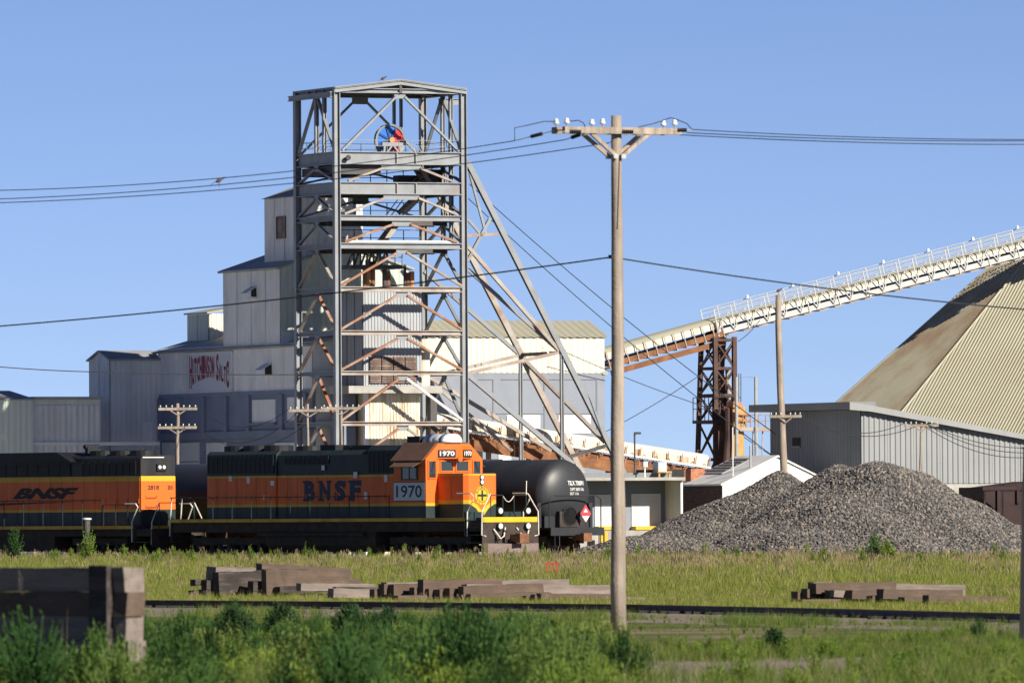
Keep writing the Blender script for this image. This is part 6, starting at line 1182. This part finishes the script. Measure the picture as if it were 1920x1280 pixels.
gr_weed = rmat('weed_green', [(0, (0.035, 0.090, 0.022)), (0.5, (0.075, 0.15, 0.036)), (0.8, (0.12, 0.20, 0.045)), (1, (0.20, 0.25, 0.06))], 0.75, 0.35)
gr_bright = rmat('bright_weed', [(0, (0.12, 0.20, 0.03)), (1, (0.22, 0.29, 0.05))], 0.75, 0.35)
rs = random.Random(11)
V_field = [piece('grass_tuft', *blades(18, 0.10, 0.32, 0.17, 0.014, 0.6, rs), [gr_field]) for _ in range(5)]
V_dry = [piece('dry_tuft', *blades(9, 0.15, 0.42, 0.14, 0.010, 0.4, rs, True), [gr_dry]) for _ in range(4)]
V_stalk = [piece('dry_stalk', *blades(4, 0.5, 1.2, 0.2, 0.008, 0.35, rs), [gr_dry]) for _ in range(4)]
V_bush = [piece('weed_bush', *bush(0.85, 0.45, 75, 18, rs, 0.07), [gr_weed]) for _ in range(4)]
V_tall = [piece('tall_weed', *bush(1.0, 0.16, 26, 22, rs, 0.09), [gr_bright]) for _ in range(4)]
V_leaf = [piece('leafy_weed', *bush(0.6, 0.3, 26, 14, rs, 0.075), [gr_bright]) for _ in range(4)]
V_near = [piece('near_tuft', *blades(24, 0.10, 0.42, 0.2, 0.010, 0.7, rs), [gr_near]) for _ in range(4)]
def noise2(x, y, s, seed):
    q = np.random.default_rng(seed); o = np.zeros_like(x)
    for k in range(7): a = q.uniform(0, 6.28); f_ = s * q.uniform(0.6, 2.2); o += np.sin((x * math.cos(a) + y * math.sin(a)) * f_ + q.uniform(0, 6.28))
    return o / 3.2
def field(N_, y0, y1, mar=1.25, seed=1):
    q = np.random.default_rng(seed); Y = np.sqrt(q.random(N_) * (y1 ** 2 - y0 ** 2) + y0 ** 2); X = (q.random(N_) * 2 - 1) * Y * (960 / FPX) * mar; return X, Y, q
lo_axis = LF.M.to_3x3() @ Vector((1, 0, 0)); lo_org = LF.M.translation
def clear(X, Y):                                       # distance in front of the locomotive track (positive towards the camera)
    nrm = LF.M.to_3x3() @ Vector((0, -1, 0)); return (X - lo_org.x) * nrm.x + (Y - lo_org.y) * nrm.y
trY = lambda X: np.interp(X, [p.x for p in TP], [p.y for p in TP])
def scatter(name, label, N_, y0, y1, variants, smin, smax, keep, seed, hz=None):
    X, Y, q = field(N_, y0, y1, 1.25, seed); k = keep(X, Y, q) & ~(bare(X, Y) & (q.random(len(X)) > 0.12)); X, Y = X[k], Y[k]; n = len(X); s = q.uniform(smin, smax, n)
    if hz is not None: s = s * hz(X, Y)
    rot = np.zeros((n, 3)); rot[:, 2] = q.uniform(0, 6.28, n); rot[:, :2] = q.normal(0, 0.07, (n, 2))
    o = gn_scatter(name, np.stack([X, Y, np.zeros(n)], 1), rot, np.stack([s, s, s * q.uniform(0.8, 1.2, n)], 1), q.integers(0, len(variants), n), variants)
    return props(o, label, 'grass')
stand_g = gnd(1035, 1088); bare = lambda X, Y: ((np.abs(X - stand_g.x) < 0.6) & (Y < stand_g.y + 1) & (Y > stand_g.y - 14)) | (Y < 124 + 7 * noise2(X, Y * 0.2, 1.3, 51)) & (X > 0.9 + 0.5 * noise2(X, Y * 0.15, 0.9, 52)) & (X < 4.0 + 0.6 * noise2(X, Y * 0.2, 0.8, 53))   # gravel path
track_ok = lambda X, Y: (np.abs(Y - trY(X)) > 1.9)
def low(X, Y):                                         # growth gets shorter towards the gravel shoulder of the track
    right = np.clip((X / Y * FPX + 960 - 1000) / 250, 0, 1); lim = 1148 + 25 * right - 13 * noise2(X, Y * 0.2, 1.1, 31)
    return np.clip(1.85 - (lim - 970) / FPX * Y, 0.12, 1.0)
scatter('field_grass', 'yellow green grass covering the yard between the tracks', 120000, 160, 440, V_field, 0.7, 1.25, lambda X, Y, q: track_ok(X, Y) & (clear(X, Y) > 1.9) & (Y > trY(X)) & (noise2(X, Y, 0.12, 3) + q.normal(0, 0.4, len(X)) > -1.0), 21, lambda X, Y: np.clip((Y - trY(X)) / 60, 0.55, 1.25))
scatter('dry_grass', 'brown seeding dry grass patches along the tracks', 14000, 190, 420, V_dry, 0.7, 1.2, lambda X, Y, q: track_ok(X, Y) & (clear(X, Y) > 1.8) & (Y > trY(X) + 8) & (noise2(X, Y, 0.16, 8) + q.normal(0, 0.3, len(X)) > 0.3), 22, lambda X, Y: np.clip((Y - trY(X)) / 70, 0.5, 1.3))
scatter('near_grass', 'loose green grass in front of the near track', 52000, 88, 195, V_near, 0.7, 1.3, lambda X, Y, q: (Y < trY(X) - 2.6) & (noise2(X, Y * 0.35, 0.6, 5) + q.normal(0, 0.3, len(X)) - np.clip((Y - trY(X) + 22) / 18, 0, 1) * 0.45 > np.where(X > 0.5, -0.1, -0.5)), 23, low)
scatter('shoulder_grass', 'short sparse grass on the gravel shoulder of the near track', 16000, 140, 200, V_near, 0.35, 0.75, lambda X, Y, q: (np.abs(Y - trY(X)) > 1.6) & (Y < trY(X)) & (Y > trY(X) - 20) & (noise2(X, Y * 0.4, 0.9, 41) + q.normal(0, 0.3, len(X)) > 0.15), 29, lambda X, Y: np.clip((trY(X) - Y) / 14, 0.45, 1.0))
scatter('dry_stalks', 'thin dry stalks standing among the near weeds', 500, 88, 140, V_stalk, 0.6, 1.0, lambda X, Y, q: (noise2(X, Y * 0.5, 0.5, 15) > 0.0), 26, low)
scatter('weed_thicket', 'dense dark green feathery weeds filling the foreground', 2100, 86, 172, V_bush, 0.55, 1.15, lambda X, Y, q: (Y < trY(X) - 8) & (noise2(X, Y * 0.35, 0.8, 9) + q.normal(0, 0.25, len(X)) > 0.32 + np.clip(X - 0.8, -1.2, 3) * 0.32), 24, low)
scatter('leafy_weeds', 'lighter leafy weeds mixed through the foreground', 4200, 86, 180, V_leaf, 0.5, 1.1, lambda X, Y, q: (Y < trY(X) - 6) & (noise2(X, Y * 0.4, 0.7, 19) + q.normal(0, 0.25, len(X)) > 0.05), 27, low)
scatter('track_weeds', 'bright weeds growing along the locomotive track', 3200, 230, 430, V_tall, 0.35, 0.85, lambda X, Y, q: (clear(X, Y) > 2.2) & (clear(X, Y) < 40) & (noise2(X, Y, 0.3, 12) + q.normal(0, 0.3, len(X)) > 0.35), 25)
# single tall weeds
wv = [(28, 985, 1062, 'tall pointed weed before the trailing locomotive hood'), (165, 985, 1062, 'bushy pointed weed around the capped pipe'), (232, 1020, 1058, 'leafy weed below the sunlit hood end'), (440, 1010, 1050, 'slim weed before the radiator section of the cab locomotive'), (415, 1018, 1050, 'short slim weed below the locomotive walkway'), (744, 1012, 1055, 'single pointed weed below the cab number panel'), (1640, 995, 1062, 'tall upright weed clump before the largest gravel heap'), (1665, 1008, 1062, 'second weed clump at the largest gravel heap'), (1790, 1030, 1066, 'round leafy weed at the far foot of the gravel'), (1460, 1038, 1068, 'low weed before the rear gravel heap'), (1215, 1030, 1062, 'low weed beside the tall pole at the gravel edge'), (1105, 1030, 1058, 'thin weed before the tank car wheels')]
for i, (px, yt, yb, lb) in enumerate(wv):
    g_ = gnd(px, yb); H = at(px, yt, g_.y).z; t = thing('weed_plant', lb, 'plant', (g_.x, g_.y, 0), group='single tall weeds')
    q = random.Random(40 + i); vs, fs = bush(H, H * 0.28, 30, 26, q, 0.12); MB().add([(g_.x + x, g_.y + y, z) for x, y, z in vs], fs).build('foliage', gr_bright if i % 3 else gr_weed, t); MB().tube([(g_.x, g_.y, 0), (g_.x, g_.y, H * 0.9)], 0.012, 5, True, 0.004).build('stem', gr_weed, t)

bv = [(440, 1127, 1218, 'dark bushy weed clump before the rotten timber heap'), (528, 1130, 1205, 'dark bushy weed clump below the split charred timber'), (655, 1131, 1215, 'dark bushy weed clump between the two timber stacks'), (725, 1138, 1210, 'dark bushy weed clump before the start of the long stack'), (900, 1147, 1208, 'dark rounded weed clump standing in lighter weeds'), (1000, 1166, 1245, 'dark weed clump near the foot of the tall pole'), (310, 1168, 1262, 'broad dark weed clump beside the tie wall'), (1452, 1180, 1228, 'low dark weed clump on the open gravel side')]
for i, (px, yt, yb, lb) in enumerate(bv):
    g_ = gnd(px, yb); H = at(px, yt, g_.y).z; t = thing('weed_clump', lb, 'plant', (g_.x, g_.y, 0), group='dark weed clumps')
    q = random.Random(90 + i); vs, fs = bush(H, H * 0.5, 150, 22, q, 0.075); MB().add([(g_.x + x, g_.y + y, z) for x, y, z in vs], fs).build('foliage', mat('dark_weed', (0.035, 0.085, 0.022), 0.8, 0.0, 0.35, 3.0, transl=0.3), t)
    MB().tube([(g_.x, g_.y, 0), (g_.x, g_.y, H * 0.6)], 0.015, 5, True, 0.004).build('stem', gr_weed, t)
